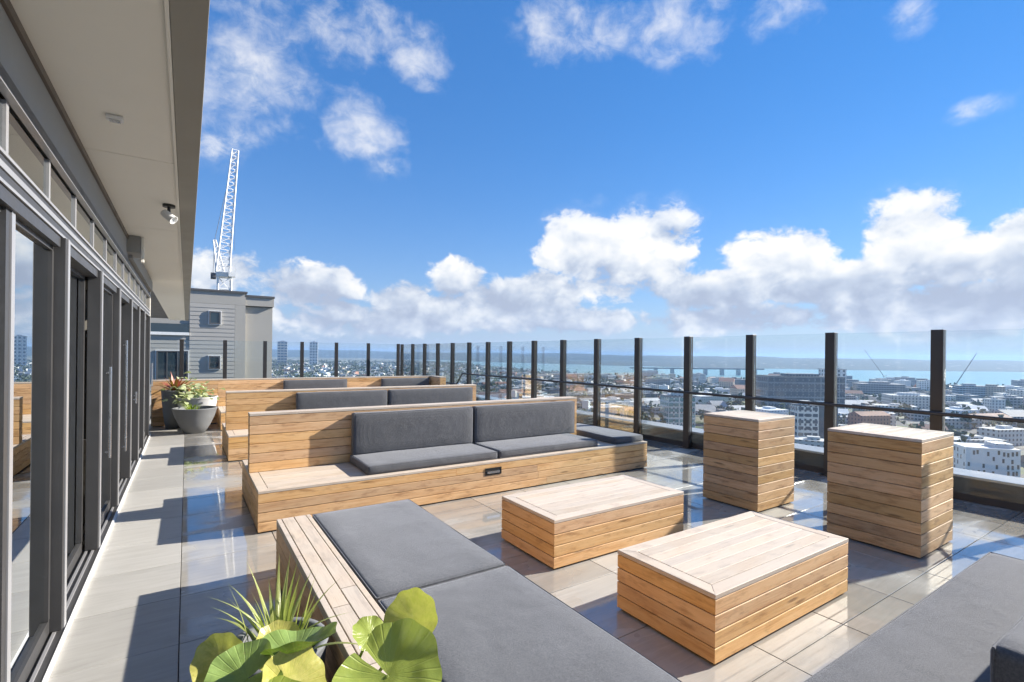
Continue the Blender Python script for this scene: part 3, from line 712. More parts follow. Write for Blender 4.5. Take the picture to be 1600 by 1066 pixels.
def far_window(x0, x1, z0, z1, y, nm=0):
    w = gp('window', 'window_glass', x0 + .07, x1 - .07, y - .10, y - .03, z0 + .07, z1 - .07)
    fr = MB(); cx, cz = (x0+x1)/2, (z0+z1)/2; a, b = (x1-x0)/2, (z1-z0)/2
    fr.box(-a, a, -.07, .06, b - .09, b); fr.box(-a, a, -.07, .06, -b, -b + .09); fr.box(-a, -a + .09, -.07, .06, -b + .09, b - .09); fr.box(a - .09, a, -.07, .06, -b + .09, b - .09)
    for i in range(nm): fr.box(-a + (i+1) * 2*a/(nm+1) - .03, -a + (i+1) * 2*a/(nm+1) + .03, -.065, .05, -b + .09, b - .09)
    f = fr.obj('frame', 'roof_dark', w); f.location = Vector((cx, y - .065, cz)) - Vector((cx, y - .065, cz))
    t_ = MB(); t_.box(-a - .05, a + .05, -.04, .04, b + .002, b + .05); t_.box(-a - .05, a + .05, -.04, .04, -b - .05, -b - .002); t_.box(-a - .05, -a - .002, -.04, .04, -b, b); t_.box(a + .002, a + .05, -.04, .04, -b, b); t_.obj('trim', 'white_paint', w)
far_window(1.34, 2.06, 3.57, 4.5, 42.0); far_window(1.34, 2.06, .30, 1.25, 42.0); far_window(-1.75, .1, -.4, 1.6, 42.06, 2)
gp('balcony_glass', 'window_glass', -2.4, .12, 41.95, 42.0, 2.9, 3.5); gp('balcony_edge', 'white_paint', -2.4, .14, 41.9, 42.04, 2.7, 2.9)

cr = empty('tower_crane', (4.0, 76, -45), 0, label='white lattice tower crane with steep jib behind the grey boarded building', cat='crane')
def lattice(name, p, q, w0, w1, n, r, par, m='crane_white'):
    p, q = Vector(p), Vector(q); d = (q - p).normalized(); a = Vector((1, 0, 0)); a = (a - d * a.dot(d)).normalized(); b = d.cross(a); mb = MB(); pts = []
    for i in range(n + 1):
        t_ = i / n; c = p.lerp(q, t_); w = w0 + (w1 - w0) * t_; pts.append([c + (a * s1 + b * s2) * w / 2 for (s1, s2) in ((-1, -1), (1, -1), (1, 1), (-1, 1))])
    for k in range(4): mb.bar(pts[0][k], pts[-1][k], r * 1.5, 4, r * 1.1)
    for i in range(n):
        for k in range(4):
            j = (k + 1) % 4; mb.bar(pts[i][k], pts[i+1][j], r * .8, 3); mb.bar(pts[i+1][k], pts[i+1][j], r * .8, 3)
    return mb.obj(name, m, par)
lattice('mast', (.1, 0, 0), (.1, 0, 56.5), 1.5, 1.5, 34, .09, cr)
lattice('jib', (-.15, -.9, 57.0), (1.2, .3, 73.6), 1.5, .75, 18, .07, cr)
lattice('frame', (-.3, .9, 57.0), (-1.0, 1.8, 61.5), .9, .3, 6, .06, cr)
MB().box(-.8, .8, -.8, 1.2, 56.4, 57.0).obj('slewing_platform', 'crane_white', cr); MB().box(-1.4, -.8, 1.4, 2.2, 56.3, 57.1).obj('counterweight', 'crane_cable', cr); MB().box(.5, 1.3, -1.4, -.5, 56.4, 57.8).obj('cab', 'crane_white', cr)
cb = MB(); cb.bar((-1.0, 1.8, 61.5), (1.15, .3, 73.3), .03, 4); cb.bar((-1.0, 1.8, 61.5), (-1.1, 2.6, 57.2), .03, 4); cb.bar((1.2, .3, 73.5), (1.25, -.3, 60), .018, 3); cb.obj('cable', 'crane_cable', cr)

# ================================================================== the terrace
PX, PY, XJ, YJ = .685, .64, -.02, 1.41
deck = bx('deck_floor', 'grout', -.9, 8.0, -3.6, 20.6, -.6, -.022); tag(deck, kind='structure')
b_ = MB().box(-30, -.9, -12, 30, -60, -.6); b_.box(-30, 8.2, -12, 24, -60, -.62)
tower_o = b_.obj('terrace_building', 'clap_plain'); tag(tower_o, 'plain walls of the building carrying the roof terrace', 'building')
tiles = []
for i in range(-2, 13):
    for j in range(-8, 30):
        x0, y0 = XJ + i * PX, YJ + j * PY; x1, y1 = x0 + PX, y0 + PY
        x0c, x1c, y1c = max(x0, -.74), min(x1, 7.58), min(y1, 20.4)
        if x1c - x0c < .05 or y1c - y0 < .05: continue
        cx, cy = (x0c+x1c)/2, (y0+y1c)/2; dep = cx * fw.x + cy * fw.y; lat = cx * rt.x + cy * rt.y
        vis = dep > .3 and abs(lat) < dep * 1.12 + .6
        tiles.append((0 if vis else 1, dep, x0c, x1c, y0, y1c))
tiles.sort()
TM = {}
def tile_mesh(w, d, z=0.0):
    k = (round(w, 3), round(d, 3))
    if k not in TM:
        g = .0025; c = .0018; v = []
        for (zz, s) in ((-.02, 0), (-c, 0), (0, c)):
            for (sx_, sy_) in ((-1, -1), (1, -1), (1, 1), (-1, 1)): v.append((sx_ * (w/2 - g - s), sy_ * (d/2 - g - s), zz))
        f = [(3, 2, 1, 0), (8, 9, 10, 11)]
        for b in (0, 4):
            for i in range(4): f.append((b+i, b+(i+1) % 4, b+4+(i+1) % 4, b+4+i))
        me = bpy.data.meshes.new('tile'); me.from_pydata(v, [], f); me.update(); me.materials.append(MATS['tile']); TM[k] = me
    return TM[k]
dl = deck.location
for (vv, dd, x0, x1, y0, y1) in tiles[:300]:
    link('tile', tile_mesh(x1-x0, y1-y0), None, deck, Vector(((x0+x1)/2, (y0+y1)/2, rnd.uniform(-.0006, .0006))) - dl, (rnd.uniform(-.0008, .0008), rnd.uniform(-.0008, .0008), 0))
mb = MB()
for (vv, dd, x0, x1, y0, y1) in tiles[300:]: mb.box(x0 + .0025, x1 - .0025, y0 + .0025, y1 - .0025, -.02, 0)
o = mb.obj('far_tiles', 'tile', deck); o.location = -dl; tag(o, kind='stuff')

# ------------------------------------------------------------------ kerb, glass fence
kb = empty('kerb', (7.8, 8, 0), label='low black kerb with pale metal cap along the foot of the glass fence', cat='kerb')
bx('upstand', 'kerb_dark', 7.60, 7.86, -3.6, 20.6, -.02, .262, kb); bx('cap', 'kerb_cap', 7.585, 8.02, -3.6, 20.6, .263, .293, kb, .004)
kb2 = empty('kerb', (3, 20.4, 0), label='low black kerb under the far end fence', cat='kerb')
bx('upstand', 'kerb_dark', -.9, 7.59, 20.22, 20.48, -.02, .262, kb2); bx('cap', 'kerb_cap', -.9, 7.58, 20.2, 20.62, .263, .293, kb2, .004)
fe = empty('glass_fence', (7.5, 8, 0), label='tall glass wind screen fence on black posts along the harbour side', cat='fence')
PYs = [2.12 + 1.173 * k for k in range(-3, 16)]; HP = 1.995
for y in PYs:
    bx('post', 'post_dark', 7.45, 7.55, y - .06, y + .06, 0, HP, fe, .004)
    bx('base_plate', 'post_dark', 7.41, 7.59, y - .10, y + .10, .001, .013, fe)
for a, b in zip(PYs, PYs[1:]):
    p = bx('glass_pane', 'glass_fence', 7.494, 7.506, a + .066, b - .066, .10, HP - .012, fe)
def tube_path(pts, r, n=8):
    mb = MB()
    for p, q in zip(pts, pts[1:]): mb.bar(p, q, r, n)
    return mb
tube_path([(7.40, -1.5, 1.0), (7.40, 14.1, 1.0), (7.40, 14.5, .64), (7.40, 19.6, .64)], .023).obj('handrail', 'rail_dark', fe, Vector((0, 0, 0)) - fe.location)
for y in PYs:
    m_ = MB(); zr = 1.0 if y < 14.2 else .64; m_.bar((7.46, y, zr - .01), (7.40, y, zr - .01), .012, 6); m_.obj('bracket', 'rail_dark', fe, -fe.location)
fe2 = empty('glass_fence', (3, 20.1, 0), label='glass wind screen fence on black posts across the far end of the terrace', cat='fence')
PXs = [7.48 - 1.27 * k for k in range(0, 8)]
for x in PXs: bx('post', 'post_dark', x - .06, x + .06, 20.05, 20.15, 0, HP + .02, fe2, .004)
for a, b in zip(PXs[1:], PXs): bx('glass_pane', 'glass_fence', a + .066, b - .066, 20.094, 20.106, .10, HP + .01, fe2)
for (y, z, w) in ((8.33, .53, 'nearest bench'), (11.25, .56, 'middle bench')):
    s_ = bx('wall_plate', 'white_paint', 7.47, 7.487, y - .10, y + .10, z - .09, z + .09, None, .003); tag(s_, 'small square white plate fixed low on the glass fence past the %s' % w, 'plate')
# ------------------------------------------------------------------ roof overhang and glazed facade on the left
rf = empty('roof_overhang', (-.3, 10, 3.0), label='cream soffit overhang with olive grey fascia above the glass doors', cat='roof')
y = -3.0; ylist = []
while y < 27: ylist.append(y); y += 2.45
for a in ylist: bx('soffit_panel', 'soffit_paint', -.66, -.072, a + .003, min(a + 2.45, 27) - .003, 3.0, 3.02, rf)
bx('backing', 'trim_brown', -.66, -.07, -3, 27, 3.021, 3.06, rf)
bx('fascia', 'fascia_paint', -.07, .062, -3, 27.02, 2.992, 3.32, rf, .004); bx('edge_trim', 'soffit_paint', -.085, -.0705, -3, 27, 2.985, 3.004, rf)
bx('roof_deck', 'roof_dark', -7, -.071, -3, 27, 3.061, 3.30, rf)
fa = empty('glazed_facade', (-.65, 4, 0), label='long glazed wall of dark aluminium sliding doors and high windows', cat='facade')
def fb(name, m, x0, x1, y0, y1, z0, z1, bev=0.0, par=fa): return bx(name, m, x0, x1, y0, y1, z0, z1, par, bev)
YE = 11.75
fb('beam', 'beam_concrete', -.80, -.60, -3, 7.55, 2.72, 2.955); fb('beam', 'beam_concrete', -.80, -.56, 7.56, YE, 2.76, 2.955)
fb('trim', 'trim_brown', -.80, -.585, -3, YE, 2.956, 2.998); fb('trim', 'alu_dark', -.72, -.592, -3, YE, 2.665, 2.719); fb('trim', 'alu_light', -.62, -.588, -3, YE, 2.655, 2.664)
fb('transom', 'alu_dark', -.76, -.60, -3, YE, 2.30, 2.395); fb('transom', 'alu_light', -.6, -.594, -3, YE, 2.34, 2.366); fb('transom', 'alu_light', -.66, -.592, -3, YE, 2.396, 2.410); fb('transom', 'alu_light', -.62, -.594, -3, YE, 2.285, 2.299)
bk = fb('bracket_box', 'beam_concrete', -.60, -.47, 7.35, 7.75, 2.80, 2.996)
fb('downpipe_offset', 'soffit_paint', -.465, -.44, 7.38, 7.46, 2.70, 2.995)
# clerestory panes and mullions
ys = [-2.4 + .745 * k for k in range(0, 20)]; ys = [v for v in ys if v < YE]
for v in ys: fb('mullion', 'alu_light', -.648, -.618, v - .018, v + .018, 2.413, 2.654)
for a, b in zip(ys, ys[1:]): fb('pane', 'glass_door', -.637, -.629, a + .019, b - .019, 2.413, 2.654)
# sill with tracks
fb('sill', 'alu_dark', -.78, -.575, -3, YE, .001, .022); fb('sill_edge', 'white_paint', -.574, -.56, -3, YE, .001, .026)
for x in (-.745, -.70, -.655, -.615): fb('track', 'alu_light', x - .007, x + .007, -3, YE, .023, .036)
# door jambs, leaves and panes
J = [(-2.0, .14), (1.55, .06), (3.86, .15), (5.24, .085), (6.55, .10), (7.90, .10), (9.1, .08), (10.2, .09), (11.6, .12)]
for (yy, dx) in J:
    fb('jamb', 'alu_dark', -.58 - dx, -.582, yy - .09, yy, .037, 2.284, .003); fb('jamb_edge', 'alu_light', -.5815, -.576, yy - .06, yy - .004, .037, 2.284)  # paler strip on the outer face: its sunlit look put into the colour
    if dx > .12: fb('jamb_edge', 'alu_light', -.675, -.655, yy - .098, yy - .091, .037, 2.284)
for (ya, da), (yb, db) in zip(J, J[1:]):
    xg = -.70 if da > .09 else -.655
    p = fb('door_pane', 'glass_door', xg - .004, xg + .004, ya + .045, yb - .135, .12, 2.2)
    fb('door_rail', 'alu_dark', xg - .02, xg + .02, ya + .004, yb - .094, .038, .119); fb('door_rail', 'alu_dark', xg - .02, xg + .02, ya + .004, yb - .094, 2.201, 2.283)
    fb('door_stile', 'alu_light', xg - .018, xg + .022, ya + .004, ya + .044, .12, 2.2); fb('door_stile', 'alu_dark', xg - .018, xg + .022, yb - .134, yb - .094, .12, 2.2)
for (yy, z0, z1) in ((5.42, .72, 1.5), (6.75, .55, 1.75), (8.05, .95, 1.10), (11.62, .95, 1.4)):
    h_ = fb('door_handle', 'steel', -.552, -.532, yy - .012, yy + .012, z0, z1, .006)
    for z in (z0 + .05, z1 - .05): m_ = MB(); m_.bar((-.03, 0, z - (z0+z1)/2), (.0, 0, z - (z0+z1)/2), .007, 6); m_.obj('handle_stud', 'steel', h_)
# head boxes over the doors: they stand proud of the glass
fb('mullion', 'alu_light', -.65, -.615, 2.88, 2.93, .038, 2.283); fb('mullion', 'alu_dark', -.65, -.62, 2.82, 2.879, .038, 2.283)
for (a, b) in ((1.6, 3.75), (4.0, 5.15), (5.4, 6.45), (6.7, 7.8), (8.0, 9.0)): fb('door_head', 'alu_dark', -.72, -.603, a, b, 2.225, 2.282)
# the end of the wall and the room behind
tag(bx('end_wall', 'clap_plain', -6, -.6, YE + .02, YE + .3, 0, 3.0), 'plain end wall of the glazed rooms', 'wall')
rm = empty('lounge_room', (-3, 4, 0), label='dim room with dark floor seen behind the glass doors', cat='room')
bx('room_floor', 'inside_floor', -6, -.8, -3, YE, -.05, 0, rm); bx('room_wall', 'inside_pale', -6.2, -6.0, -3, YE, 0, 3, rm); bx('room_ceiling', 'inside_pale', -6, -.81, -3, YE, 2.72, 2.9, rm); bx('room_wall', 'inside_dark', -6, -.8, -3.2, -3.0, 0, 3, rm)
# soffit fittings
sp_ = empty('spot_lamp', (-.15, 5.6, 3.0), label='white cylinder flood lamp hanging under the soffit', cat='lamp')
q = MB(); q.lathe([(0, -.0), (.05, -.0), (.05, -.022), (.0, -.022)], 20); q.obj('mount', 'black_plastic', sp_, (0, 0, -.001), smooth=False)
q = MB(); q.bar((0, 0, -.02), (0, 0, -.09), .014, 8); q.obj('arm', 'black_plastic', sp_)
q = MB(); q.lathe([(0, 0), (.05, 0), (.056, .02), (.060, .17), (.068, .19), (.060, .19), (.055, .16), (0, .16)], 24); hd = q.obj('lamp_head', 'white_paint', sp_, (-.04, -.02, -.08), (A(128), 0, A(60)), smooth=False); hd.scale = (.62, .62, .62)
el_ = empty('emergency_light', (-.36, 3.66, 3.0), label='small white box light on the near soffit', cat='lamp')
bx('housing', 'white_paint', -.40, -.32, 3.635, 3.685, 2.975, 2.999, el_, .004); bx('lens', 'steel', -.385, -.335, 3.645, 3.675, 2.967, 2.974, el_)

# ------------------------------------------------------------------ timber furniture
timber_box('timber_bench_table', 2.35, 3.88, 2.95, 3.70, .385, 4, 'x', label='low slatted timber coffee table farther from the camera', cat='table', group='low timber tables')
timber_box('timber_bench_table', 2.35, 3.88, 1.58, 2.29, .385, 4, 'x', label='low slatted timber coffee table nearest the camera', cat='table', group='low timber tables')
timber_box('timber_plinth', 5.03, 5.76, 2.90, 3.56, .985, 10, 'x', label='tall timber leaner box farther from the camera, left of the pair', cat='plinth', group='tall timber boxes')
timber_box('timber_plinth', 5.03, 5.79, 1.52, 2.23, .985, 10, 'x', label='tall timber leaner box nearest the camera, right of the pair', cat='plinth', group='tall timber boxes')

SEAT = .385
def backrest(root, x0, x1, y0, y1, z1, n=6):
    z0 = SEAT + .001; core(root, x0, x1, y0, y1, z0, z1)
    side_boards(root, x0, x1, y0, y1, z0, z1 - .026, n, name='back_board')
    me = board_mesh(x1 - x0 + .004, y1 - y0 + .004, .024, 'wood_top', 0); link('cap_board', me, None, root, Vector(((x0+x1)/2, (y0+y1)/2, z1)) - root.location, (-math.pi/2, 0, 0))
def bench(x0, x1, y0, y1, bx0, bx1, by0, by1, label):
    root = empty('timber_bench', ((x0+x1)/2, (y0+y1)/2, 0), label=label, cat='bench', group='long timber benches')
    core(root, x0, x1, y0, y1, 0, SEAT); side_boards(root, x0, x1, y0, y1, .012, SEAT - .026, 4); top_boards(root, x0 - .001, x1 + .001, y0 - .001, y1 + .001, SEAT)
    backrest(root, bx0, bx1, by0, by1, 1.0)
    return root
bA = bench(.55, 5.66, 4.95, 6.48, .552, 4.98, 5.74, 5.90, 'long timber bench with high boarded back, nearest of the three in the row')
bB = bench(.53, 5.66, 8.40, 9.95, .532, 5.05, 9.00, 9.16, 'long timber bench with high boarded back, middle of the three in the row')
bC = bench(.60, 5.95, 11.75, 13.3, .602, 5.95, 12.98, 13.14, 'long timber bench with high boarded back, farthest of the three before the end fence')
core(bC, 5.78, 5.95, 12.3, 12.975, SEAT + .001, 1.0); side_boards(bC, 5.78, 5.95, 12.3, 12.975, SEAT + .001, .974, 6, name='back_board'); me = board_mesh(.68, .174, .024, 'wood_top', 0); link('cap_board', me, None, bC, Vector((5.865, 12.637, 1.0)) - bC.location, (-math.pi/2, 0, math.pi/2))
core(bC, -.62, .598, 12.98, 13.14, 0, 1.0); side_boards(bC, -.62, .598, 12.98, 13.14, .012, .974, 10, name='back_board'); me = board_mesh(1.22, .164, .024, 'wood_top', 0); link('cap_board', me, None, bC, Vector((-.011, 13.06, 1.0)) - bC.location, (-math.pi/2, 0, 0))
# recessed step light in the front of the near bench
lt = empty('step_light', (3.02, 4.95, .27), label='recessed black step light in the front of the nearest bench', cat='light')
q = MB(); q.box(-.11, .11, -.006, .004, .032, .042); q.box(-.11, .11, -.006, .004, -.042, -.032); q.box(-.11, -.10, -.006, .004, -.032, .032); q.box(.10, .11, -.006, .004, -.032, .032); q.obj('bezel', 'black_plastic', lt)
MB().box(-.0995, .0995, -.0025, .004, -.0315, .0315).obj('recess', 'black_plastic', lt); MB().box(-.085, .085, -.012, -.003, -.022, .004).obj('louvre', 'steel', lt)

# cushions
def back_c(x0, x1, yb, label, seed, z0=.47, z1=.955, t=.105): return cushion('back_cushion', x0, x1, yb - t, yb - .002, z0, z1, .03, .01, seed, label=label, cat='cushion', group='charcoal back cushions')
def seat_c(x0, x1, y0, y1, label, seed, z0=SEAT + .002, z1=SEAT + .095): return cushion('seat_cushion', x0, x1, y0, y1, z0, z1, .03, .008, seed, label=label, cat='cushion', group='charcoal seat cushions')
back_c(1.58, 3.13, 5.74, 'charcoal back cushion on the nearest bench, left one', 1); back_c(3.15, 4.86, 5.74, 'charcoal back cushion on the nearest bench, right one', 2)
seat_c(1.56, 3.13, 5.02, 5.72, 'charcoal seat cushion on the nearest bench, left one', 3); seat_c(3.15, 4.76, 5.02, 5.72, 'charcoal seat cushion on the nearest bench, middle one', 4)
seat_c(5.06, 5.63, 4.99, 6.44, 'charcoal seat cushion on the right end of the nearest bench', 5)
back_c(1.55, 3.12, 9.0, 'charcoal back cushion on the middle bench, left one', 6); back_c(3.15, 4.92, 9.0, 'charcoal back cushion on the middle bench, right one', 7)
seat_c(1.55, 3.12, 8.47, 8.98, 'charcoal seat cushion on the middle bench, left one', 8); seat_c(3.15, 4.9, 8.47, 8.98, 'charcoal seat cushion on the middle bench, right one', 9)
back_c(1.95, 3.45, 12.98, 'charcoal back cushion on the farthest bench, left one', 10); back_c(4.35, 5.72, 12.98, 'charcoal back cushion on the farthest bench, right one', 11)
# rear seats of the double sided benches
cushion('seat_cushion', 1.5, 3.1, 5.93, 6.44, SEAT + .002, SEAT + .09, .03, .008, 12, label='charcoal seat cushion on the rear side of the nearest bench, left one', cat='cushion', group='charcoal seat cushions')
cushion('seat_cushion', 3.14, 4.85, 5.93, 6.44, SEAT + .002, SEAT + .09, .03, .008, 13, label='charcoal seat cushion on the rear side of the nearest bench, right one', cat='cushion', group='charcoal seat cushions')

# daybed along the walkway
db = empty('timber_daybed', (1.0, 2.4, 0), label='low timber daybed with grey mattress cushions beside the leafy pots', cat='daybed')
core(db, .56, 1.57, .05, 3.95, 0, .36); side_boards(db, .56, 1.57, .05, 3.95, .012, .40 - .026, 4)
cuts = (.05, 2.13, 2.54, 3.95); zt = .42
bx('edge_strip', 'wood_top', .56, .590, .05, 3.95, .375, zt, db, .002); bx('edge_strip', 'wood_top', .762, .790, .05, 3.95, .375, zt, db, .002)
for (xa, xb) in ((.595, .674), (.679, .758)):
    for a, b in ((.05, 1.92), (1.924, 2.44), (2.444, 3.95)) if xa < .6 else ((.05, 2.12), (2.124, 2.62), (2.624, 3.95)):
        me = board_mesh(b - a - .003, xb - xa, .024, 'wood_top', 0); link('board', me, None, db, Vector(((xa+xb)/2, (a+b)/2, zt)) - db.location, (-math.pi/2, 0, math.pi/2))
MB().box(.592 - 1, .788 - 1, .08 - 2.4, 3.92 - 2.4, .34, .394).obj('ledge', 'dark_core', db)
cushion('mattress', .795, 1.575, 2.415, 3.93, .338, .428, .028, .006, 20, label='grey daybed mattress cushion at the far end', cat='cushion', group='daybed mattress cushions')
cushion('mattress', .795, 1.575, .30, 2.40, .338, .428, .028, .006, 21, label='grey daybed mattress cushion nearest the leafy pots', cat='cushion', group='daybed mattress cushions')
# bench at the lower right, seen from behind
bD = empty('timber_bench', (2.8, .5, 0), label='timber bench in the lower right corner, seen over its backrest', cat='bench', group='long timber benches')
core(bD, 1.60, 4.35, .16, .90, 0, .34); side_boards(bD, 1.60, 4.35, .16, .90, .012, .314, 3); top_boards(bD, 1.599, 4.351, .159, .901, .34)
core(bD, 1.86, 4.35, .162, .30, .341, .90); side_boards(bD, 1.86, 4.35, .162, .30, .341, .874, 5, name='back_board')
me = board_mesh(2.494, .142, .024, 'wood_top', 0); link('cap_board', me, None, bD, Vector((3.105, .231, .90)) - bD.location, (-math.pi/2, 0, 0))
cushion('seat_cushion', 1.605, 4.28, .43, .945, .343, .432, .028, .006, 22, label='wide light grey seat cushion at the lower right corner', cat='cushion', group='charcoal seat cushions')
cushion('back_cushion', 1.86, 4.25, .305, .41, .437, .86, .03, .008, 23, label='back cushion of the bench in the lower right corner', cat='cushion', group='charcoal back cushions')

# ------------------------------------------------------------------ pots and plants
def pot(name, x, y, r0, r1, h, m, label, sides=36):
    root = empty(name, (x, y, 0), label=label, cat='pot'); w = .03
    q = MB(); q.lathe([(0, 0), (r0, 0), (r0 + (r1-r0)*.45, h*.33), (r0 + (r1-r0)*.8, h*.68), (r1, h - .02), (r1 + .006, h - .01), (r1, h), (r1 - w, h), (r1 - w - .005, h - .09)], sides); q.obj('bowl', m, root, smooth=True)
    q = MB(); q.lathe([(0, h - .055), (r1 - w + .0, h - .07)], sides); q.obj('soil', 'soil', root)
    return root
def leaf_mesh(kind, seed):
    r = random.Random(seed); v = []; f = []; uv = []
    if kind == 'round':      # kidney shaped, cupped, wavy rim
        nr, na = 9, 82; fold = r.uniform(.02, .16); wav = r.uniform(.004, .014); cup = r.uniform(.08, .30)
        v.append((0, 0, 0)); uv.append((.5, 0))
        for i in range(1, nr + 1):
            for k in range(na):
                a = math.radians(8) + (2*math.pi - math.radians(16)) * k / (na - 1); rr = i / nr
                R = .5 * (1.0 - .30 * math.exp(-((min(a, 2*math.pi - a)) / .45) ** 2)) * (1 + .03 * math.sin(9 * a + seed))
                x, y_ = -math.cos(a) * R * rr, math.sin(a) * R * rr
                z = cup * rr ** 2 * .5 + .16 * max(0, rr - .72) * math.sin(3 * a + seed) + fold * abs(y_) * .8 * rr + wav * math.sin(7 * a + seed) * rr ** 2 + .0015 * math.sin(27 * 2 * math.pi * k / (na - 1)) * rr * (1 - .5 * rr) + .02 * mnoise.noise(Vector((x * 5, y_ * 5, seed))) - .10 * max(0, x) ** 1.5 * rr
                v.append((x, y_, z)); uv.append((k / (na - 1), rr))
        for k in range(na - 1): f.append((0, 1 + k, 2 + k))
        for i in range(nr - 1):
            for k in range(na - 1): a = 1 + i*na + k; f.append((a, a + na, a + na + 1, a + 1))
    elif kind == 'blade':    # long narrow arching
        n = 9; bend = r.uniform(.05, .5)
        for i in range(n + 1):
            t_ = i / n; w = .5 * math.sin(math.pi * min(1, .25 + t_ * .75)) ** .8 * (1 - t_ ** 3)
            x = bend * t_ ** 2; z = t_ - bend * .35 * t_ ** 2
            v += [(x, -w, z + .0), (x - .25 * w * .08, 0, z), (x, w, z)]; uv += [(0, t_), (.5, t_), (1, t_)]
        for i in range(n):
            for k in range(2): a = 3*i + k; f.append((a, a + 1, a + 4, a + 3))
    else:                    # ovate leaf
        n = 6
        for i in range(n + 1):
            t_ = i / n; w = .36 * math.sin(math.pi * t_ ** .8) + .01; z = .10 * math.sin(math.pi * t_) - .18 * t_ ** 2
            v += [(t_, -w, z + .12 * w), (t_, 0, z), (t_, w, z + .12 * w)]; uv += [(0, t_), (.5, t_), (1, t_)]
        for i in range(n):
            for k in range(2): a = 3*i + k; f.append((a, a + 1, a + 4, a + 3))
    me = bpy.data.meshes.new('leaf'); me.from_pydata(v, [], f); me.update(); ul = me.uv_layers.new(name='UVMap')
    for p in me.polygons:
        for li, vi in zip(p.loop_indices, p.vertices): ul.data[li].uv = uv[vi]
    me.polygons.foreach_set('use_smooth', [True] * len(me.polygons)); return me
def aim(normal, tip):
    z = Vector(normal).normalized(); x = Vector(tip); x = (x - z * x.dot(z)).normalized(); y_ = z.cross(x); return Matrix((x, y_, z)).transposed()
def broad_leaf(root, pos, normal, tip, size, m, seed, base):
    me = leaf_mesh('round', seed); me.materials.append(MATS[m]); o = link('leaf', me, None, root); 
    M = aim(normal, tip).to_4x4(); o.matrix_local = Matrix.Translation(Vector(pos) - root.location) @ M @ Matrix.Scale(size, 4)
    st = MB(); p0, p1 = Vector(base) - root.location, Vector(pos) - root.location; mid = p0.lerp(p1, .5) + Vector((0, 0, .04)); st.bar(p0, mid, .007, 6, .006); st.bar(mid, p1, .006, 6, .005); st.obj('stalk', 'leaf_blade', root, smooth=True)
pot('planter_pot', .30, 1.50, .17, .235, .42, 'pot_concrete', 'grey pot of broad round leaves at the lower edge, beside the daybed')
pl = empty('leafy_plant', (.30, 1.50, .36), label='tractor seat plant with big round glossy leaves in the near pot', cat='plant')
bs = (.30, 1.5, .36)
def P_(x, y, d):
    dr = pix_dir(x, y); k = d / dr.dot(fw); return Vector((0, 0, EYE)) + dr * k
for (x, y_, d, nrm, tip, size, m, sd_) in [
        (607, 1056, 1.42, (-.22, -.46, .85), (.5, -.9, -.2), .30, 'leaf_broad', 3), (648, 972, 1.62, (-.75, -.45, .40), (.15, .1, .95), .20, 'leaf_yellow', 5), (578, 992, 1.7, (.2, -.5, .8), (-.2, .2, .4), .13, 'leaf_broad', 8),
        (462, 1018, 1.45, (-.05, .30, .95), (.95, .1, .22), .24, 'leaf_deep', 11), (432, 1012, 1.55, (.2, -.75, .5), (-.2, .2, .9), .15, 'leaf_yellow', 14), (345, 1030, 1.42, (-.35, -.75, .35), (-.3, .1, .9), .14, 'leaf_yellow', 17),
        (385, 1062, 1.34, (-.2, -.45, .9), (-.8, -.2, .1), .20, 'leaf_deep', 21), (452, 1072, 1.36, (.35, -.75, .45), (.5, -.1, .5), .20, 'leaf_yellow', 25), (400, 1130, 1.22, (0, -.3, .95), (0, -.8, .1), .24, 'leaf_broad', 28)]:
    broad_leaf(pl, P_(x, y_, d), nrm, tip, size, m, sd_, bs)
pot('planter_pot', .33, 2.28, .15, .20, .42, 'pot_concrete', 'grey pot of spiky grass behind the round leaves, beside the daybed')
gr = empty('spiky_grass', (.33, 2.28, .36), label='clump of upright spiky grass blades in the second pot beside the daybed', cat='plant')
pr = random.Random(8); bl = [leaf_mesh('blade', s) for s in range(5)]
for me in bl: me.materials.append(MATS['leaf_blade'])
for i in range(40):
    a = pr.uniform(0, 2*math.pi); lean = abs(pr.gauss(0, .32)); L = pr.uniform(.24, .44); r = pr.uniform(0, .10)
    o = link('blade', bl[i % 5], None, gr, (r * math.cos(a), r * math.sin(a), 0), None); o.rotation_euler = (0, lean, a); o.scale = (L, .016 + .010 * pr.random(), L)
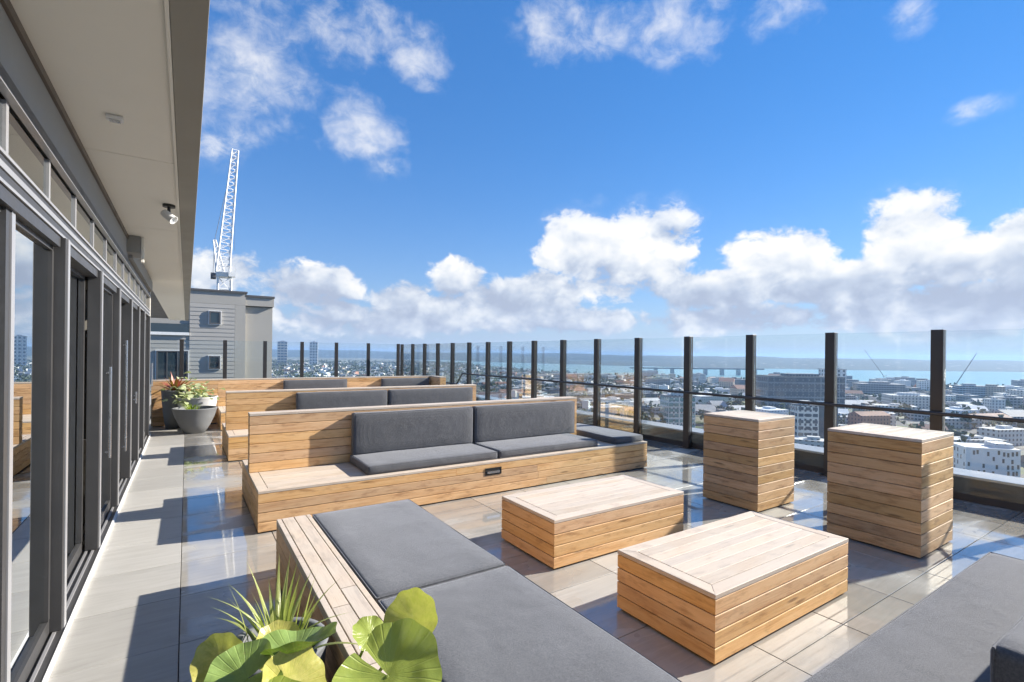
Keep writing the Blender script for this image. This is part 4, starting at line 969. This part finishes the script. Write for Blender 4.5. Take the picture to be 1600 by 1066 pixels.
# far pots by the wall
pot('planter_pot', .15, 11.75, .18, .385, .50, 'pot_concrete', 'grey bowl pot in front, nearest of the pots at the end of the glazed wall')
g2 = empty('grass_tuft', (.10, 11.72, .44), label='bright green grass tuft in the front bowl pot', cat='plant')
gm = leaf_mesh('blade', 2); gm.materials.append(MATS['leaf_grass'])
for i in range(70):
    a = pr.uniform(0, 2*math.pi); lean = abs(pr.gauss(0, .45)); L = pr.uniform(.15, .28); r = pr.uniform(0, .12)
    o = link('blade', gm, None, g2, (r * math.cos(a), r * math.sin(a), 0), (0, lean, a)); o.scale = (L, .012, L)
pot('planter_pot', .20, 12.52, .20, .38, .66, 'pot_pale', 'pale concrete bowl pot behind the front bowl pot')
g3 = empty('variegated_shrub', (.08, 12.45, .60), label='cream and green variegated shrub in the pale bowl pot', cat='plant')
om = leaf_mesh('ovate', 1); om.materials.append(MATS['leaf_cream'])
for i in range(280):
    v_ = Vector((pr.gauss(0, .19), pr.gauss(0, .17), abs(pr.gauss(.10, .16)) - .04)); o = link('leaf', om, None, g3, v_, (pr.uniform(-.5, .5), pr.uniform(-.8, .5), pr.uniform(0, 6.28))); s = pr.uniform(.08, .15); o.scale = (s, s, s)
pot('planter_pot', -.20, 12.66, .16, .24, .80, 'pot_concrete', 'tall dark grey pot at the back left of the pots')
g4 = empty('bromeliad', (-.20, 12.62, .76), label='red bromeliad rosette in the tall dark pot', cat='plant')
rm_ = leaf_mesh('blade', 4); rm_.materials.append(MATS['leaf_red'])
for i in range(34):
    a = pr.uniform(0, 2*math.pi); o = link('blade', rm_, None, g4, (0, 0, 0), (0, pr.uniform(.1, 1.05), a)); L = pr.uniform(.32, .52); o.scale = (L, .075, L)
bx('side_bench', 'dark_core', -.56, -.44, 12.02, 12.9, 0, .01) if False else None

# ------------------------------------------------------------------ haze over the town and harbour
hz_ = MB().box(-12000, 12000, -12000, 12000, GZ - 4.0, 60.0).obj('haze', 'roof_dark'); hz_.data.materials.clear()
hm = bpy.data.materials.new('haze_air'); hm.use_nodes = True; ht = NT(hm.node_tree); ht.n.clear()
pv = ht.add('ShaderNodeVolumePrincipled'); pv.inputs['Color'].default_value = (.42, .64, 1.0, 1); pv.inputs['Density'].default_value = .00014; pv.inputs['Anisotropy'].default_value = .2
ho = ht.add('ShaderNodeOutputMaterial'); ht.l.new(pv.outputs[0], ho.inputs['Volume'])
hz_.data.materials.append(hm); tag(hz_, 'thin pale haze over the town and harbour', 'haze', kind='stuff')
